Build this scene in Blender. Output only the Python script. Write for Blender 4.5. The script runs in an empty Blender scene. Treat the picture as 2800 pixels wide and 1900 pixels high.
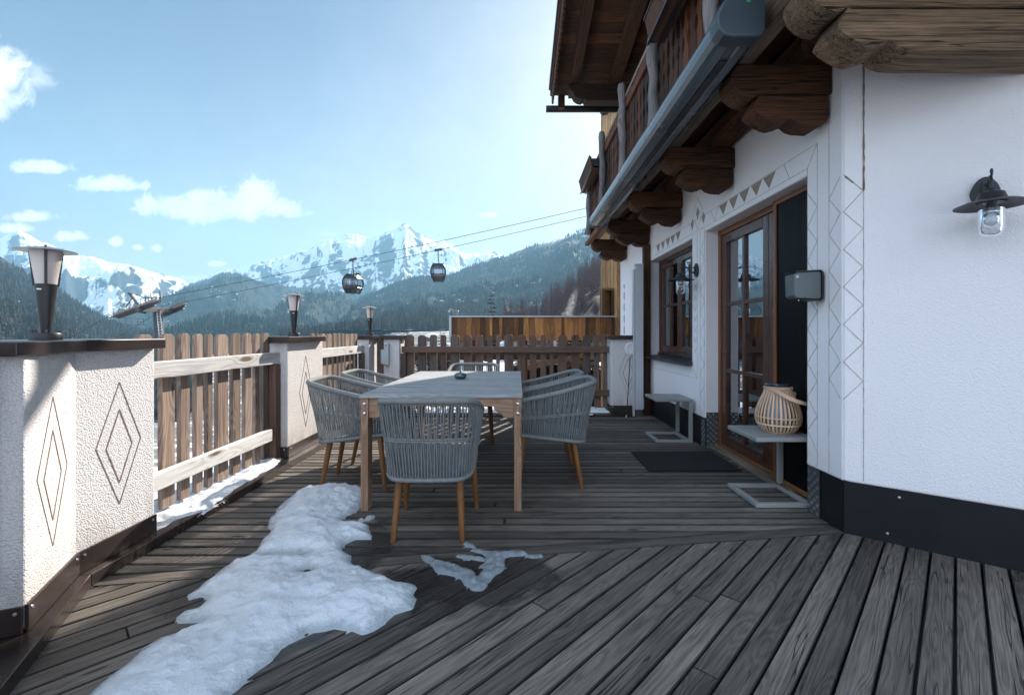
import bpy, math, random
import numpy as np
from mathutils import Vector, Matrix, noise as mnoise
random.seed(7); np.random.seed(7)
R = math.radians
sc = bpy.context.scene
col = sc.collection
F, CX, CY, H = 1244.4, 1416.0, 911.0, 1.15          # focal length and horizon of the photograph, in its own pixels
def at(px, py, Y): return Vector(((px-CX)/F*Y, Y, H+(CY-py)/F*Y))
def gnd(px, py):
    Y = H*F/(py-CY); return Vector(((px-CX)/F*Y, Y, 0))

# ------------------------------------------------------------------ objects
def tag(o, label=None, cat=None, group=None, kind=None):
    if label: o['label'] = label
    if cat: o['category'] = cat
    if group: o['group'] = group
    if kind: o['kind'] = kind
    return o
def thing(name, label, cat, loc=(0, 0, 0), rz=0, group=None):
    o = bpy.data.objects.new(name, None); o.empty_display_size = .1
    o.location = loc; o.rotation_euler = (0, 0, rz); col.objects.link(o)
    return tag(o, label, cat, group)
def copy_tree(o, parent=None):
    c = o.copy(); col.objects.link(c)
    if parent: c.parent = parent
    for ch in list(o.children): copy_tree(ch, c)
    return c
def root_loc(o):
    v = Vector((0, 0, 0))
    while o is not None: v = v+o.location; o = o.parent
    return v

class MB:
    def __init__(s): s.v = []; s.f = []; s.wc = []; s.t = []
    def add(s, vs, fs, wc=None, tone=None):
        n = len(s.v); off = Vector([random.uniform(0, 60) for _ in range(3)])
        vs = [Vector(v) for v in vs]
        if wc is None:
            mn = [min(v[i] for v in vs) for i in range(3)]; mx = [max(v[i] for v in vs) for i in range(3)]
            order = sorted(range(3), key=lambda i: -(mx[i]-mn[i]))
            wc = [(v[order[0]], v[order[1]], v[order[2]]) for v in vs]
        if tone is None: tone = random.random()
        s.v += vs; s.f += [tuple(i+n for i in f) for f in fs]
        s.wc += [Vector(w)+off for w in wc]; s.t += [tone]*len(vs)
        return s
    def box(s, x0, x1, y0, y1, z0, z1, tone=None, M=None):
        vs = [Vector((x, y, z)) for z in (z0, z1) for y in (y0, y1) for x in (x0, x1)]
        fs = [(0, 2, 3, 1), (4, 5, 7, 6), (0, 1, 5, 4), (2, 6, 7, 3), (0, 4, 6, 2), (1, 3, 7, 5)]
        d = [x1-x0, y1-y0, z1-z0]; order = sorted(range(3), key=lambda i: -d[i])
        wc = [(v[order[0]], v[order[1]], v[order[2]]) for v in vs]
        if M is not None: vs = [M @ v for v in vs]
        return s.add(vs, fs, wc, tone)
    def beam(s, P, Q, w, h, up=(0, 0, 1), tone=None):
        P, Q = Vector(P), Vector(Q); d = Q-P; L = d.length; d.normalize()
        u = Vector(up); sd = d.cross(u)
        if sd.length < 1e-5: sd = d.cross(Vector((1, 0, 0)))
        sd.normalize(); u = sd.cross(d)
        vs, wc = [], []
        for l, p in ((0, P), (L, Q)):
            for a, b in ((-1, -1), (1, -1), (1, 1), (-1, 1)):
                vs.append(p+sd*a*w/2+u*b*h/2); wc.append((l, a*w/2, b*h/2))
        return s.add(vs, [(0, 1, 2, 3), (7, 6, 5, 4), (0, 4, 5, 1), (1, 5, 6, 2), (2, 6, 7, 3), (3, 7, 4, 0)], wc, tone)
    def prism(s, poly, O, U, V, W, th, long='v', tone=None):
        O, U, V, W = Vector(O), Vector(U), Vector(V), Vector(W); n = len(poly)
        vs = [O+U*a+V*b for a, b in poly]+[O+U*a+V*b+W*th for a, b in poly]
        wc = [((b, a, c) if long == 'v' else (a, b, c)) for c in (0, th) for a, b in poly]
        area = sum(poly[i][0]*poly[(i+1) % n][1]-poly[(i+1) % n][0]*poly[i][1] for i in range(n))
        flip = (area > 0) == (U.cross(V).dot(W) > 0)
        a0 = tuple(range(n)); b0 = tuple(range(n, 2*n))
        fs = [a0[::-1] if flip else a0, b0 if flip else b0[::-1]]
        for i in range(n):
            j = (i+1) % n; q = (i, j, j+n, i+n); fs.append(q if flip else q[::-1])
        return s.add(vs, fs, wc, tone)
    def lathe(s, prof, n=32, O=(0, 0, 0), M=None, tone=None):
        vs, fs, k = [], [], len(prof); O = Vector(O)
        for i in range(n):
            a = 2*math.pi*i/n
            for r, z in prof: vs.append(Vector((r*math.cos(a), r*math.sin(a), z)))
        if M is not None: vs = [M @ v for v in vs]
        vs = [v+O for v in vs]
        for i in range(n):
            j = (i+1) % n
            for q in range(k-1): fs.append((i*k+q, j*k+q, j*k+q+1, i*k+q+1))
        if prof[0][0] > 1e-6: fs.append(tuple(i*k for i in range(n))[::-1])
        if prof[-1][0] > 1e-6: fs.append(tuple(i*k+k-1 for i in range(n)))
        return s.add(vs, fs, None, tone)
    def tube(s, pts, r, n=8, closed=False, tone=None, cap=True):
        pts = [Vector(p) for p in pts]; m = len(pts)
        rs = r if isinstance(r, (list, tuple)) else [r]*m
        T = []
        for i in range(m):
            a = pts[(i-1) % m] if (closed or i > 0) else pts[i]; b = pts[(i+1) % m] if (closed or i < m-1) else pts[i]
            T.append((b-a).normalized())
        ref = Vector((0, 0, 1)) if abs(T[0].z) < .9 else Vector((1, 0, 0))
        U = T[0].cross(ref).normalized(); vs, wc, fs, L = [], [], [], 0
        for i in range(m):
            U = (U-T[i]*U.dot(T[i])).normalized(); V = T[i].cross(U)
            if i: L += (pts[i]-pts[i-1]).length
            for k in range(n):
                a = 2*math.pi*k/n; vs.append(pts[i]+(U*math.cos(a)+V*math.sin(a))*rs[i]); wc.append((L, rs[i]*math.cos(a), rs[i]*math.sin(a)))
        for i in range(m if closed else m-1):
            j = (i+1) % m
            for k in range(n):
                q = (k+1) % n; fs.append((i*n+k, i*n+q, j*n+q, j*n+k))
        if cap and not closed: fs += [tuple(range(n))[::-1], tuple(range((m-1)*n, m*n))]
        return s.add(vs, fs, wc, tone)

def obj(name, mb, mat, parent=None, world=False, smooth=None, bevel=0, seg=2):
    me = bpy.data.meshes.new(name)
    vs = mb.v
    if world and parent is not None:
        o0 = root_loc(parent); vs = [v-o0 for v in vs]
    me.from_pydata([tuple(v) for v in vs], [], mb.f)
    a = me.attributes.new('wc', 'FLOAT_VECTOR', 'POINT'); a.data.foreach_set('vector', np.array([tuple(w) for w in mb.wc], dtype=np.float32).ravel())
    a = me.attributes.new('tone', 'FLOAT', 'POINT'); a.data.foreach_set('value', np.array(mb.t, dtype=np.float32))
    me.validate(); me.update()
    if smooth is not None:
        me.polygons.foreach_set('use_smooth', [True]*len(me.polygons))
        if smooth < 179: me.set_sharp_from_angle(angle=R(smooth))
    me.materials.append(mat)
    o = bpy.data.objects.new(name, me); col.objects.link(o)
    if parent is not None: o.parent = parent
    if bevel:
        m = o.modifiers.new('bevel', 'BEVEL'); m.width = bevel; m.segments = seg; m.limit_method = 'ANGLE'; m.angle_limit = R(35); m.harden_normals = False
    return o
def npobj(name, V, Fc, mat, smooth=True, attrs=None, parent=None):
    me = bpy.data.meshes.new(name); V = np.asarray(V, dtype=np.float32); Fc = np.asarray(Fc, dtype=np.int32)
    k = Fc.shape[1]; me.vertices.add(len(V)); me.vertices.foreach_set('co', V.ravel())
    me.loops.add(Fc.size); me.loops.foreach_set('vertex_index', Fc.ravel())
    me.polygons.add(len(Fc)); me.polygons.foreach_set('loop_start', np.arange(0, Fc.size, k, dtype=np.int32))
    me.polygons.foreach_set('use_smooth', [smooth]*len(Fc))
    for n, A in (attrs or {}).items():
        a = me.attributes.new(n, 'FLOAT', 'POINT'); a.data.foreach_set('value', np.asarray(A, dtype=np.float32))
    me.update(calc_edges=True); me.validate(); me.materials.append(mat)
    o = bpy.data.objects.new(name, me); col.objects.link(o)
    if parent is not None: o.parent = parent
    return o
def crom(P, n, closed=False):
    P = [Vector(p) for p in P]; m = len(P); out = []; segs = m if closed else m-1
    for i in range(n):
        t = i/(n if closed else n-1)*segs; k = min(int(t), segs-1); f = t-k
        g = lambda q: P[q % m] if closed else P[max(0, min(m-1, q))]
        a, b, c, d = g(k-1), g(k), g(k+1), g(k+2)
        out.append(.5*((2*b)+(c-a)*f+(2*a-5*b+4*c-d)*f*f+(3*b-a-3*c+d)*f**3))
    return out
def arclen(P, n):
    P = [Vector(p) for p in P]; d = [0]
    for a, b in zip(P, P[1:]): d.append(d[-1]+(b-a).length)
    out = []; k = 0
    for i in range(n):
        s = d[-1]*i/(n-1)
        while k < len(P)-2 and d[k+1] < s: k += 1
        f = (s-d[k])/max(1e-9, d[k+1]-d[k]); out.append(P[k].lerp(P[k+1], f))
    return out

# ------------------------------------------------------------------ materials
class NB:
    def __init__(s, nt): s.nt = nt
    def n(s, typ, ins=None, **props):
        nd = s.nt.nodes.new('ShaderNode'+typ)
        for k, v in props.items(): setattr(nd, k, v)
        for k, v in (ins or {}).items():
            if isinstance(v, bpy.types.NodeSocket): s.nt.links.new(v, nd.inputs[k])
            else: nd.inputs[k].default_value = v
        return nd
    def m(s, op, a, b=0., c=0., clamp=False): return s.n('Math', {0: a, 1: b, 2: c}, operation=op, use_clamp=clamp).outputs[0]
    def vm(s, op, a, b=(0, 0, 0)): return s.n('VectorMath', {0: a, 1: b}, operation=op).outputs[0]
    def sep(s, v): return s.n('SeparateXYZ', {0: v}).outputs
    def comb(s, x=0., y=0., z=0.): return s.n('CombineXYZ', {0: x, 1: y, 2: z}).outputs[0]
    def mix(s, f, a, b, blend='MIX'):
        nd = s.n('Mix', {0: f, 6: a, 7: b}, data_type='RGBA', blend_type=blend); return nd.outputs[2]
    def noise(s, v, scale, detail=3., rough=.55, dist=0.): return s.n('TexNoise', {'Vector': v, 'Scale': scale, 'Detail': detail, 'Roughness': rough, 'Distortion': dist}).outputs[0]
    def vor(s, v, scale, feat='F1'): return s.n('TexVoronoi', {'Vector': v, 'Scale': scale}, feature=feat).outputs[0]
    def ss(s, x, a, b): return s.n('MapRange', {0: x, 1: a, 2: b, 3: 0., 4: 1.}, interpolation_type='SMOOTHSTEP').outputs[0]
    def mr(s, x, a, b, c, d): return s.n('MapRange', {0: x, 1: a, 2: b, 3: c, 4: d}).outputs[0]
    def ramp(s, f, stops):
        nd = s.n('ValToRGB', {0: f}); e = nd.color_ramp.elements
        while len(e) < len(stops): e.new(.5)
        for q, (p, c) in zip(e, stops): q.position = p; q.color = (*c, 1)
        return nd.outputs[0]
    def bump(s, h, strength=.3, dist=.01, nrm=None):
        ins = {'Height': h, 'Strength': strength, 'Distance': dist}
        if nrm: ins['Normal'] = nrm
        return s.n('Bump', ins).outputs[0]
    def attr(s, name): return s.n('Attribute', attribute_name=name).outputs
    def obco(s): return s.n('TexCoord').outputs['Object']
    def pos(s): return s.n('NewGeometry').outputs['Position']
def newmat(name):
    m = bpy.data.materials.new(name); m.use_nodes = True; nt = m.node_tree; nt.nodes.clear(); b = NB(nt)
    out = nt.nodes.new('ShaderNodeOutputMaterial')
    def fin(sh, vol=None):
        nt.links.new(sh, out.inputs[0]); return m
    return m, b, fin
def C(*c): return (*c, 1) if len(c) == 3 else c
def pr(b, **k):
    names = {'color': 'Base Color', 'rough': 'Roughness', 'metal': 'Metallic', 'spec': 'Specular IOR Level', 'nrm': 'Normal', 'sss': 'Subsurface Weight', 'sr': 'Subsurface Radius', 'ssc': 'Subsurface Scale', 'trans': 'Transmission Weight', 'ior': 'IOR', 'alpha': 'Alpha', 'coat': 'Coat Weight', 'coatr': 'Coat Roughness', 'sheen': 'Sheen Weight'}
    return b.n('BsdfPrincipled', {names[q]: v for q, v in k.items()}).outputs[0]
def plain(name, c, rough=.5, metal=0., var=.12, vs=6., bs=60., bump=.08, spec=.5, coat=0.):
    m, b, fin = newmat(name); p = b.obco()
    n1 = b.noise(p, vs, 5., .6); n2 = b.noise(p, bs, 3., .6)
    c2 = b.mix(b.mr(n1, .3, .7, 0., 1.), C(*[x*(1-var) for x in c]), C(*[min(1, x*(1+var)) for x in c]))
    rg = b.mr(n1, .3, .7, max(0, rough-.08), min(1, rough+.08))
    return fin(pr(b, color=c2, rough=rg, metal=metal, spec=spec, coat=coat, nrm=b.bump(n2, bump, .004)))
def wood(name, dark, light, knot=None, alt=None, rough=.75, bump=.5, tv=.35, fs=1., ks=1., kn=.13, spec=.3, crack=.0, wet=False, rw=.3):
    m, b, fin = newmat(name)
    w = b.attr('wc')[1]; tone = b.attr('tone')[2]
    x, y, z = b.sep(w)[:3]
    yz = 1.0
    kv = b.comb(b.m('MULTIPLY', x, 2.0*ks), b.m('MULTIPLY', y, 8.5*ks), b.m('MULTIPLY', z, 8.5*ks))
    kd = b.vor(kv, 1.)
    gv = b.comb(b.m('MULTIPLY', x, .55*fs), b.m('MULTIPLY', y, 8*fs), b.m('MULTIPLY', z, 8*fs))
    big = b.noise(gv, 1., 2., .45, .3)
    kw = b.ss(kd, .5, .0)
    fld = b.m('ADD', big, b.m('MULTIPLY', kw, .22))
    ring = b.m('SINE', b.m('MULTIPLY', fld, 72.))
    ring = b.mr(ring, -1., 1., 0., 1.)
    fv = b.comb(b.m('MULTIPLY', x, 5.*fs), b.m('MULTIPLY', y, 190*fs), b.m('MULTIPLY', z, 190*fs))
    fib = b.noise(fv, 1., 3., .6)
    mv = b.comb(b.m('MULTIPLY', x, 1.6), b.m('MULTIPLY', y, 9.), b.m('MULTIPLY', z, 9.))
    mot = b.noise(mv, 1., 5., .62)
    f = b.m('ADD', b.m('MULTIPLY', ring, rw), b.m('MULTIPLY', b.mr(fib, .3, .7, 0., 1.), .65-rw))
    f = b.m('ADD', f, b.m('MULTIPLY', b.mr(mot, .3, .7, 0., 1.), .42), clamp=True)
    c = b.ramp(f, [(.12, dark), (.5, tuple((p+q)/2 for p, q in zip(dark, light))), (.88, light)])
    if alt:
        t2 = b.ss(b.m('FRACT', b.m('MULTIPLY', tone, 7.31)), .35, .75)
        c = b.mix(b.m('MULTIPLY', t2, .85), c, b.mix(f, C(*[q*.55 for q in alt]), C(*alt)))
    kk = knot or tuple(q*.35 for q in dark)
    c = b.mix(b.ss(kd, kn, kn*.45), c, C(*kk))
    br = b.mr(tone, 0., 1., 1-tv, 1+tv)
    c = b.mix(1., c, b.n('CombineColor', {0: br, 1: br, 2: br}).outputs[0], 'MULTIPLY')
    h = b.m('ADD', b.m('MULTIPLY', ring, rw*1.5), b.m('MULTIPLY', fib, .8))
    rgh = b.mr(mot, .3, .7, rough-.1, rough+.08)
    if crack:
        cv = b.comb(b.m('MULTIPLY', x, .9), b.m('MULTIPLY', y, 26.), b.m('MULTIPLY', z, 26.))
        ck = b.ss(b.m('ABSOLUTE', b.m('SUBTRACT', b.noise(cv, 1., 2., .5), .5)), .012, .0)
        ck = b.m('MULTIPLY', ck, b.ss(b.noise(mv, .7, 1.), .44, .54))
        c = b.mix(b.m('MULTIPLY', ck, crack), c, C(*[q*.12 for q in dark])); h = b.m('SUBTRACT', h, b.m('MULTIPLY', ck, 1.5*crack))
    if wet:
        P = b.pos(); dn = b.noise(P, 5., 4., .6)
        wm = None
        for cx, cy, rx, ry, a in WET:
            q = b.vm('SUBTRACT', P, (cx, cy, 0)); qx, qy = b.sep(q)[:2]; ca, sa = math.cos(a), math.sin(a)
            u = b.m('DIVIDE', b.m('ADD', b.m('MULTIPLY', qx, ca), b.m('MULTIPLY', qy, sa)), rx); v = b.m('DIVIDE', b.m('SUBTRACT', b.m('MULTIPLY', qy, ca), b.m('MULTIPLY', qx, sa)), ry)
            d = b.m('SQRT', b.m('ADD', b.m('MULTIPLY', u, u), b.m('MULTIPLY', v, v)))
            k = b.ss(b.m('ADD', d, b.m('MULTIPLY', b.m('SUBTRACT', dn, .5), 1.5)), 1.12, .8)
            wm = k if wm is None else b.m('MAXIMUM', wm, k)
        c = b.mix(b.m('MULTIPLY', wm, .78), c, b.mix(1., c, C(.14, .15, .16), 'MULTIPLY'))
        rgh = b.m('SUBTRACT', rgh, b.m('MULTIPLY', wm, .35))
    return fin(pr(b, color=c, rough=rgh, spec=spec, nrm=b.bump(h, bump, .0035)))
WET = [(-.26, 2.12, .46, .24, .15), (-.95, 1.95, .35, .22, .4), (-.95, 1.62, .45, .13, .8), (-.8, 2.42, .12, .4, 0), (-1.42, 2.02, .14, .2, .3)]

M = {}
M['deck'] = wood('deck_wood', (.030, .026, .023), (.20, .168, .14), tv=.42, rough=.6, bump=.7, crack=.9, wet=True, kn=.13, spec=.4, fs=1.5, ks=1.25, rw=.22)
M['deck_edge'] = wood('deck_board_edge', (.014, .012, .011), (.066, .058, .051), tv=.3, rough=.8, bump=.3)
M['picket'] = wood('picket_wood', (.105, .072, .054), (.30, .222, .175), knot=(.09, .06, .045), tv=.28, bump=.5, fs=.9, crack=.5)
M['rail'] = wood('rail_wood', (.40, .385, .37), (.68, .66, .64), knot=(.14, .09, .06), tv=.08, bump=.4, crack=.7, fs=.8, kn=.24, ks=1.1)
M['fence_dark'] = wood('rear_picket_wood', (.06, .045, .038), (.16, .12, .10), knot=(.03, .022, .018), alt=(.17, .095, .065), tv=.22, bump=.5)
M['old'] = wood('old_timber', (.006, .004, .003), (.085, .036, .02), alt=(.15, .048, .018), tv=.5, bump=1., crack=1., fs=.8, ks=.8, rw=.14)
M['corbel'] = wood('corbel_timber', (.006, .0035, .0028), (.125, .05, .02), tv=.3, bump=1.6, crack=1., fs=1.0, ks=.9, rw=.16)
M['corbel_pale'] = wood('weathered_corbel', (.013, .008, .005), (.25, .16, .095), tv=.1, bump=1.6, crack=1., fs=.75, ks=.6, rw=.12)
M['log'] = wood('bark_log', (.07, .045, .03), (.33, .25, .19), tv=.2, bump=1.6, crack=1., fs=.6, rw=.12)
M['post'] = wood('grey_post', (.085, .075, .073), (.25, .225, .22), tv=.15, bump=.8, crack=.8)
M['orange'] = wood('larch_cladding', (.11, .045, .014), (.36, .165, .052), knot=(.08, .03, .012), alt=(.10, .045, .02), tv=.5, bump=.4)
M['larch'] = wood('pale_larch', (.33, .19, .085), (.68, .46, .25), knot=(.18, .09, .04), tv=.22, bump=.4)
M['frame'] = wood('door_wood', (.045, .017, .011), (.095, .036, .022), tv=.08, bump=.08, rough=.3, fs=1.2, kn=.02, spec=.5)
M['frame_o'] = wood('door_frame_wood', (.13, .046, .014), (.23, .09, .03), tv=.08, bump=.1, rough=.4, kn=.03, spec=.5)
M['leg'] = wood('chair_leg_wood', (.12, .05, .016), (.24, .108, .038), tv=.12, bump=.12, rough=.45, kn=.03)
M['apron'] = wood('table_frame_wood', (.19, .105, .062), (.40, .255, .165), knot=(.16, .08, .05), tv=.1, bump=.3)
M['top'] = wood('table_top_wood', (.17, .17, .17), (.40, .405, .40), tv=.1, bump=.35, fs=1.2, kn=.05)
M['bamboo'] = wood('bamboo', (.42, .25, .15), (.74, .52, .36), tv=.15, bump=.25, rough=.5, kn=.02)
M['black'] = plain('black_metal', (.012, .012, .014), .42, 0., .2)
M['iron'] = plain('dark_iron', (.022, .024, .027), .45, 0., .2)
M['plinth'] = plain('black_plinth', (.010, .0115, .0135), .45, 0., .15, vs=3., bump=.03, spec=.3)
M['brown'] = plain('brown_flashing', (.042, .030, .027), .3, .35, .2, vs=3., bump=.03)
M['hat'] = plain('zinc_hat', (.36, .36, .37), .35, .7, .1)
M['awning'] = plain('awning_metal', (.085, .108, .125), .28, .1, .03, vs=.8, bump=0.)
M['awncap'] = plain('awning_cap', (.035, .05, .06), .4, 0., .1)
M['grey'] = plain('grey_powder_coat', (.27, .275, .265), .5, 0., .05, vs=3., bump=.03)
M['screen_box'] = plain('light_grey_metal', (.52, .54, .57), .42, .1, .04, vs=2., bump=.02)
M['boxgrey'] = plain('utility_box', (.42, .46, .48), .5, 0., .06)
M['white_pl'] = plain('white_plastic', (.7, .7, .7), .4, 0., .05)
M['speaker'] = plain('speaker_grey', (.10, .115, .12), .5, 0., .05, bs=400., bump=.1)
M['rope'] = plain('grey_rope', (.185, .193, .192), .85, 0., .16, vs=30., bs=500., bump=.5)
M['rubber'] = plain('mat', (.006, .006, .0065), .95, 0., .4, vs=120., bs=300., bump=1.)
M['jar'] = plain('green_ceramic', (.028, .075, .067), .18, 0., .35, vs=25., bump=.05, spec=.7, coat=.5)
M['steel'] = plain('steel', (.62, .62, .63), .3, .9, .1)
M['plate'] = plain('chequer_base', (.12, .125, .13), .5, .6, .1)
M['pyl'] = plain('pylon_steel', (.07, .075, .08), .6, .2, .15)
M['sheave'] = plain('sheave_rubber', (.30, .19, .16), .7, 0., .2)
M['gond'] = plain('gondola_paint', (.010, .014, .018), .3, 0., .1)
M['cable'] = plain('cable_steel', (.04, .045, .05), .6, .2, .1)
M['orn'] = plain('scratched_ornament', (.32, .265, .215), .95, 0., .3, vs=60., bs=200., bump=.6)
M['orn2'] = plain('scratched_line', (.44, .40, .375), .95, 0., .3, vs=40., bs=200., bump=.6)
M['groove'] = plain('incised_line', (.24, .165, .115), .95, 0., .35, vs=50., bs=200., bump=.8)
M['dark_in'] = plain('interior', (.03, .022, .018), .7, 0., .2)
M['curtain'] = plain('curtain', (.55, .55, .55), .9, 0., .05)
M['flash'] = plain('flashing', (.35, .37, .38), .4, .4, .06)
M['stone'] = plain('stone', (.13, .13, .125), .9, 0., .6, vs=5., bs=9., bump=1.)
M['carpaint'] = plain('car_paint', (.02, .024, .03), .2, 0., .05, coat=1.)
M['carglass'] = plain('car_glass', (.012, .014, .016), .06, 0., .05, bump=0.)
M['tyre'] = plain('tyre', (.015, .015, .015), .85)
M['red'] = plain('tail_light', (.3, .02, .015), .2)
M['chalet'] = plain('chalet_wall', (.55, .5, .45), .9, 0., .2)
M['chaletw'] = plain('chalet_wood', (.11, .06, .035), .8, 0., .3)
M['solar'] = plain('solar_panel', (.02, .03, .045), .12, 0., .1, spec=.8)
M['green_st'] = plain('green_sticker', (.05, .3, .12), .5)

def stucco(name, c, s, strength, dist, spot=0., dirt=0.):
    m, b, fin = newmat(name); p = b.obco()
    a = b.noise(p, s, 4., .6); v = b.vor(p, s*1.1); big = b.noise(p, .9, 4., .6)
    h = b.m('ADD', a, b.m('MULTIPLY', v, .5))
    cc = b.mix(b.mr(big, .3, .7, 0., 1.), C(*[q*.95 for q in c]), C(*c))
    if spot: cc = b.mix(b.m('MULTIPLY', b.ss(v, .45, .75), spot), cc, C(*[q*.55 for q in c]))
    if dirt:
        g = b.pos(); gz = b.sep(g)[2]; dn = b.noise(b.vm('MULTIPLY', g, (9., 9., 2.2)), 1., 5., .65)
        dk = b.m('MULTIPLY', b.ss(b.m('ADD', gz, b.m('MULTIPLY', b.m('SUBTRACT', dn, .5), .5)), .42, .12), b.ss(dn, .38, .62)); cc = b.mix(b.m('MULTIPLY', dk, dirt), cc, C(.30, .24, .19))
    return fin(pr(b, color=cc, rough=.92, spec=.2, nrm=b.bump(h, strength, dist)))
M['wall'] = stucco('house_stucco', (.89, .855, .865), 110., .6, .006, 0., .22)
M['pillar'] = stucco('pillar_roughcast', (.74, .71, .70), 125., .9, .008, .35, .55)

def snow(name, c=(.84, .87, .90), rough=.7, s=40., st=.6, dist=.012, dirt=0., thin=False, bare=False):
    m, b, fin = newmat(name); p = b.pos()
    n1 = b.noise(p, s, 6., .65); n2 = b.noise(p, s*.2, 3., .5); n3 = b.noise(p, s*5, 3., .6)
    h = b.m('ADD', b.m('ADD', n1, b.m('MULTIPLY', n2, 1.5)), b.m('MULTIPLY', n3, .35))
    cc = b.mix(b.mr(n2, .35, .7, 0., 1.), C(*[q*.93 for q in c]), C(*c))
    pz = b.sep(p)[2]
    if thin: th_ = b.ss(b.m('ADD', pz, b.m('MULTIPLY', b.m('SUBTRACT', n1, .5), .03)), .026, .004); cc = b.mix(b.m('MULTIPLY', th_, .8), cc, C(.36, .41, .44)); rough = b.mr(th_, 0., 1., .7, .22)
    if bare: bm = b.m('MULTIPLY', b.ss(b.m('MULTIPLY', b.sep(p)[0], -1.), 5., 22.), b.ss(b.noise(p, .06, 6., .7), .36, .50)); cc = b.mix(b.m('MULTIPLY', bm, .92), cc, b.mix(n1, C(.035, .04, .036), C(.10, .095, .08)))
    if dirt: cc = b.mix(b.m('MULTIPLY', b.ss(n1, .52, .7), dirt), cc, C(.25, .23, .21))
    return fin(pr(b, color=cc, rough=rough, spec=.35, sss=.25, ssc=.02, sr=(.6, .8, 1.), nrm=b.bump(h, st, dist)))
M['snow'] = snow('snow', c=(.73, .765, .80), s=60., st=.9, dist=.010, thin=True)
M['ice'] = snow('ice', c=(.27, .31, .335), rough=.3, s=110., st=.9, dist=.008)

def lampglass():
    m, b, fin = newmat('frosted_glass')
    d = b.n('BsdfDiffuse', {'Color': C(.86, .80, .77)}).outputs[0]; t = b.n('BsdfTranslucent', {'Color': C(.93, .82, .75)}).outputs[0]
    g = b.n('BsdfGlossy', {'Roughness': .15}).outputs[0]
    s = b.n('MixShader', {0: .5, 1: d, 2: t}).outputs[0]
    fr = b.n('LayerWeight', {'Blend': .25}).outputs[0]
    return fin(b.n('MixShader', {0: b.m('MULTIPLY', fr, .35), 1: s, 2: g}).outputs[0])
M['frost'] = lampglass()
def glass(name, refl=.3, tint=(.8, .85, .88), rough=.0, wob=0.):
    m, b, fin = newmat(name)
    t = b.n('BsdfTransparent', {'Color': C(*tint)}).outputs[0]
    gi = {'Roughness': rough, 'Color': C(.95, .97, 1.)}
    if wob: gi['Normal'] = b.bump(b.noise(b.obco(), 2.2, 2.), wob, .02)
    g = b.n('BsdfGlossy', gi).outputs[0]
    fr = b.n('Fresnel', {'IOR': 1.5}).outputs[0]
    return fin(b.n('MixShader', {0: b.m('ADD', b.m('MULTIPLY', fr, .8), refl, clamp=True), 1: t, 2: g}).outputs[0])
M['pane'] = glass('window_glass', .30, (.86, .88, .9), 0., .05)
M['clear'] = glass('lamp_glass', .0, (.93, .95, .96))
M['bulb'] = glass('bulb_glass', .05, (.9, .93, .95))
M['gpane'] = glass('cabin_glass', .05, (.60, .66, .70))
def meshscreen():
    m, b, fin = newmat('insect_screen'); p = b.obco()
    wv = b.noise(b.vm('MULTIPLY', p, (30., 60., 1.2)), 1., 3.)
    t = b.n('BsdfTransparent', {'Color': C(.25, .25, .26)}).outputs[0]
    d = b.n('BsdfPrincipled', {'Base Color': C(.003, .003, .004), 'Roughness': b.mr(wv, .3, .7, .3, .5), 'Specular IOR Level': .1, 'Normal': b.bump(wv, .3, .003)}).outputs[0]
    return fin(b.n('MixShader', {0: .9, 1: t, 2: d}).outputs[0])
M['screen'] = meshscreen()
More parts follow.
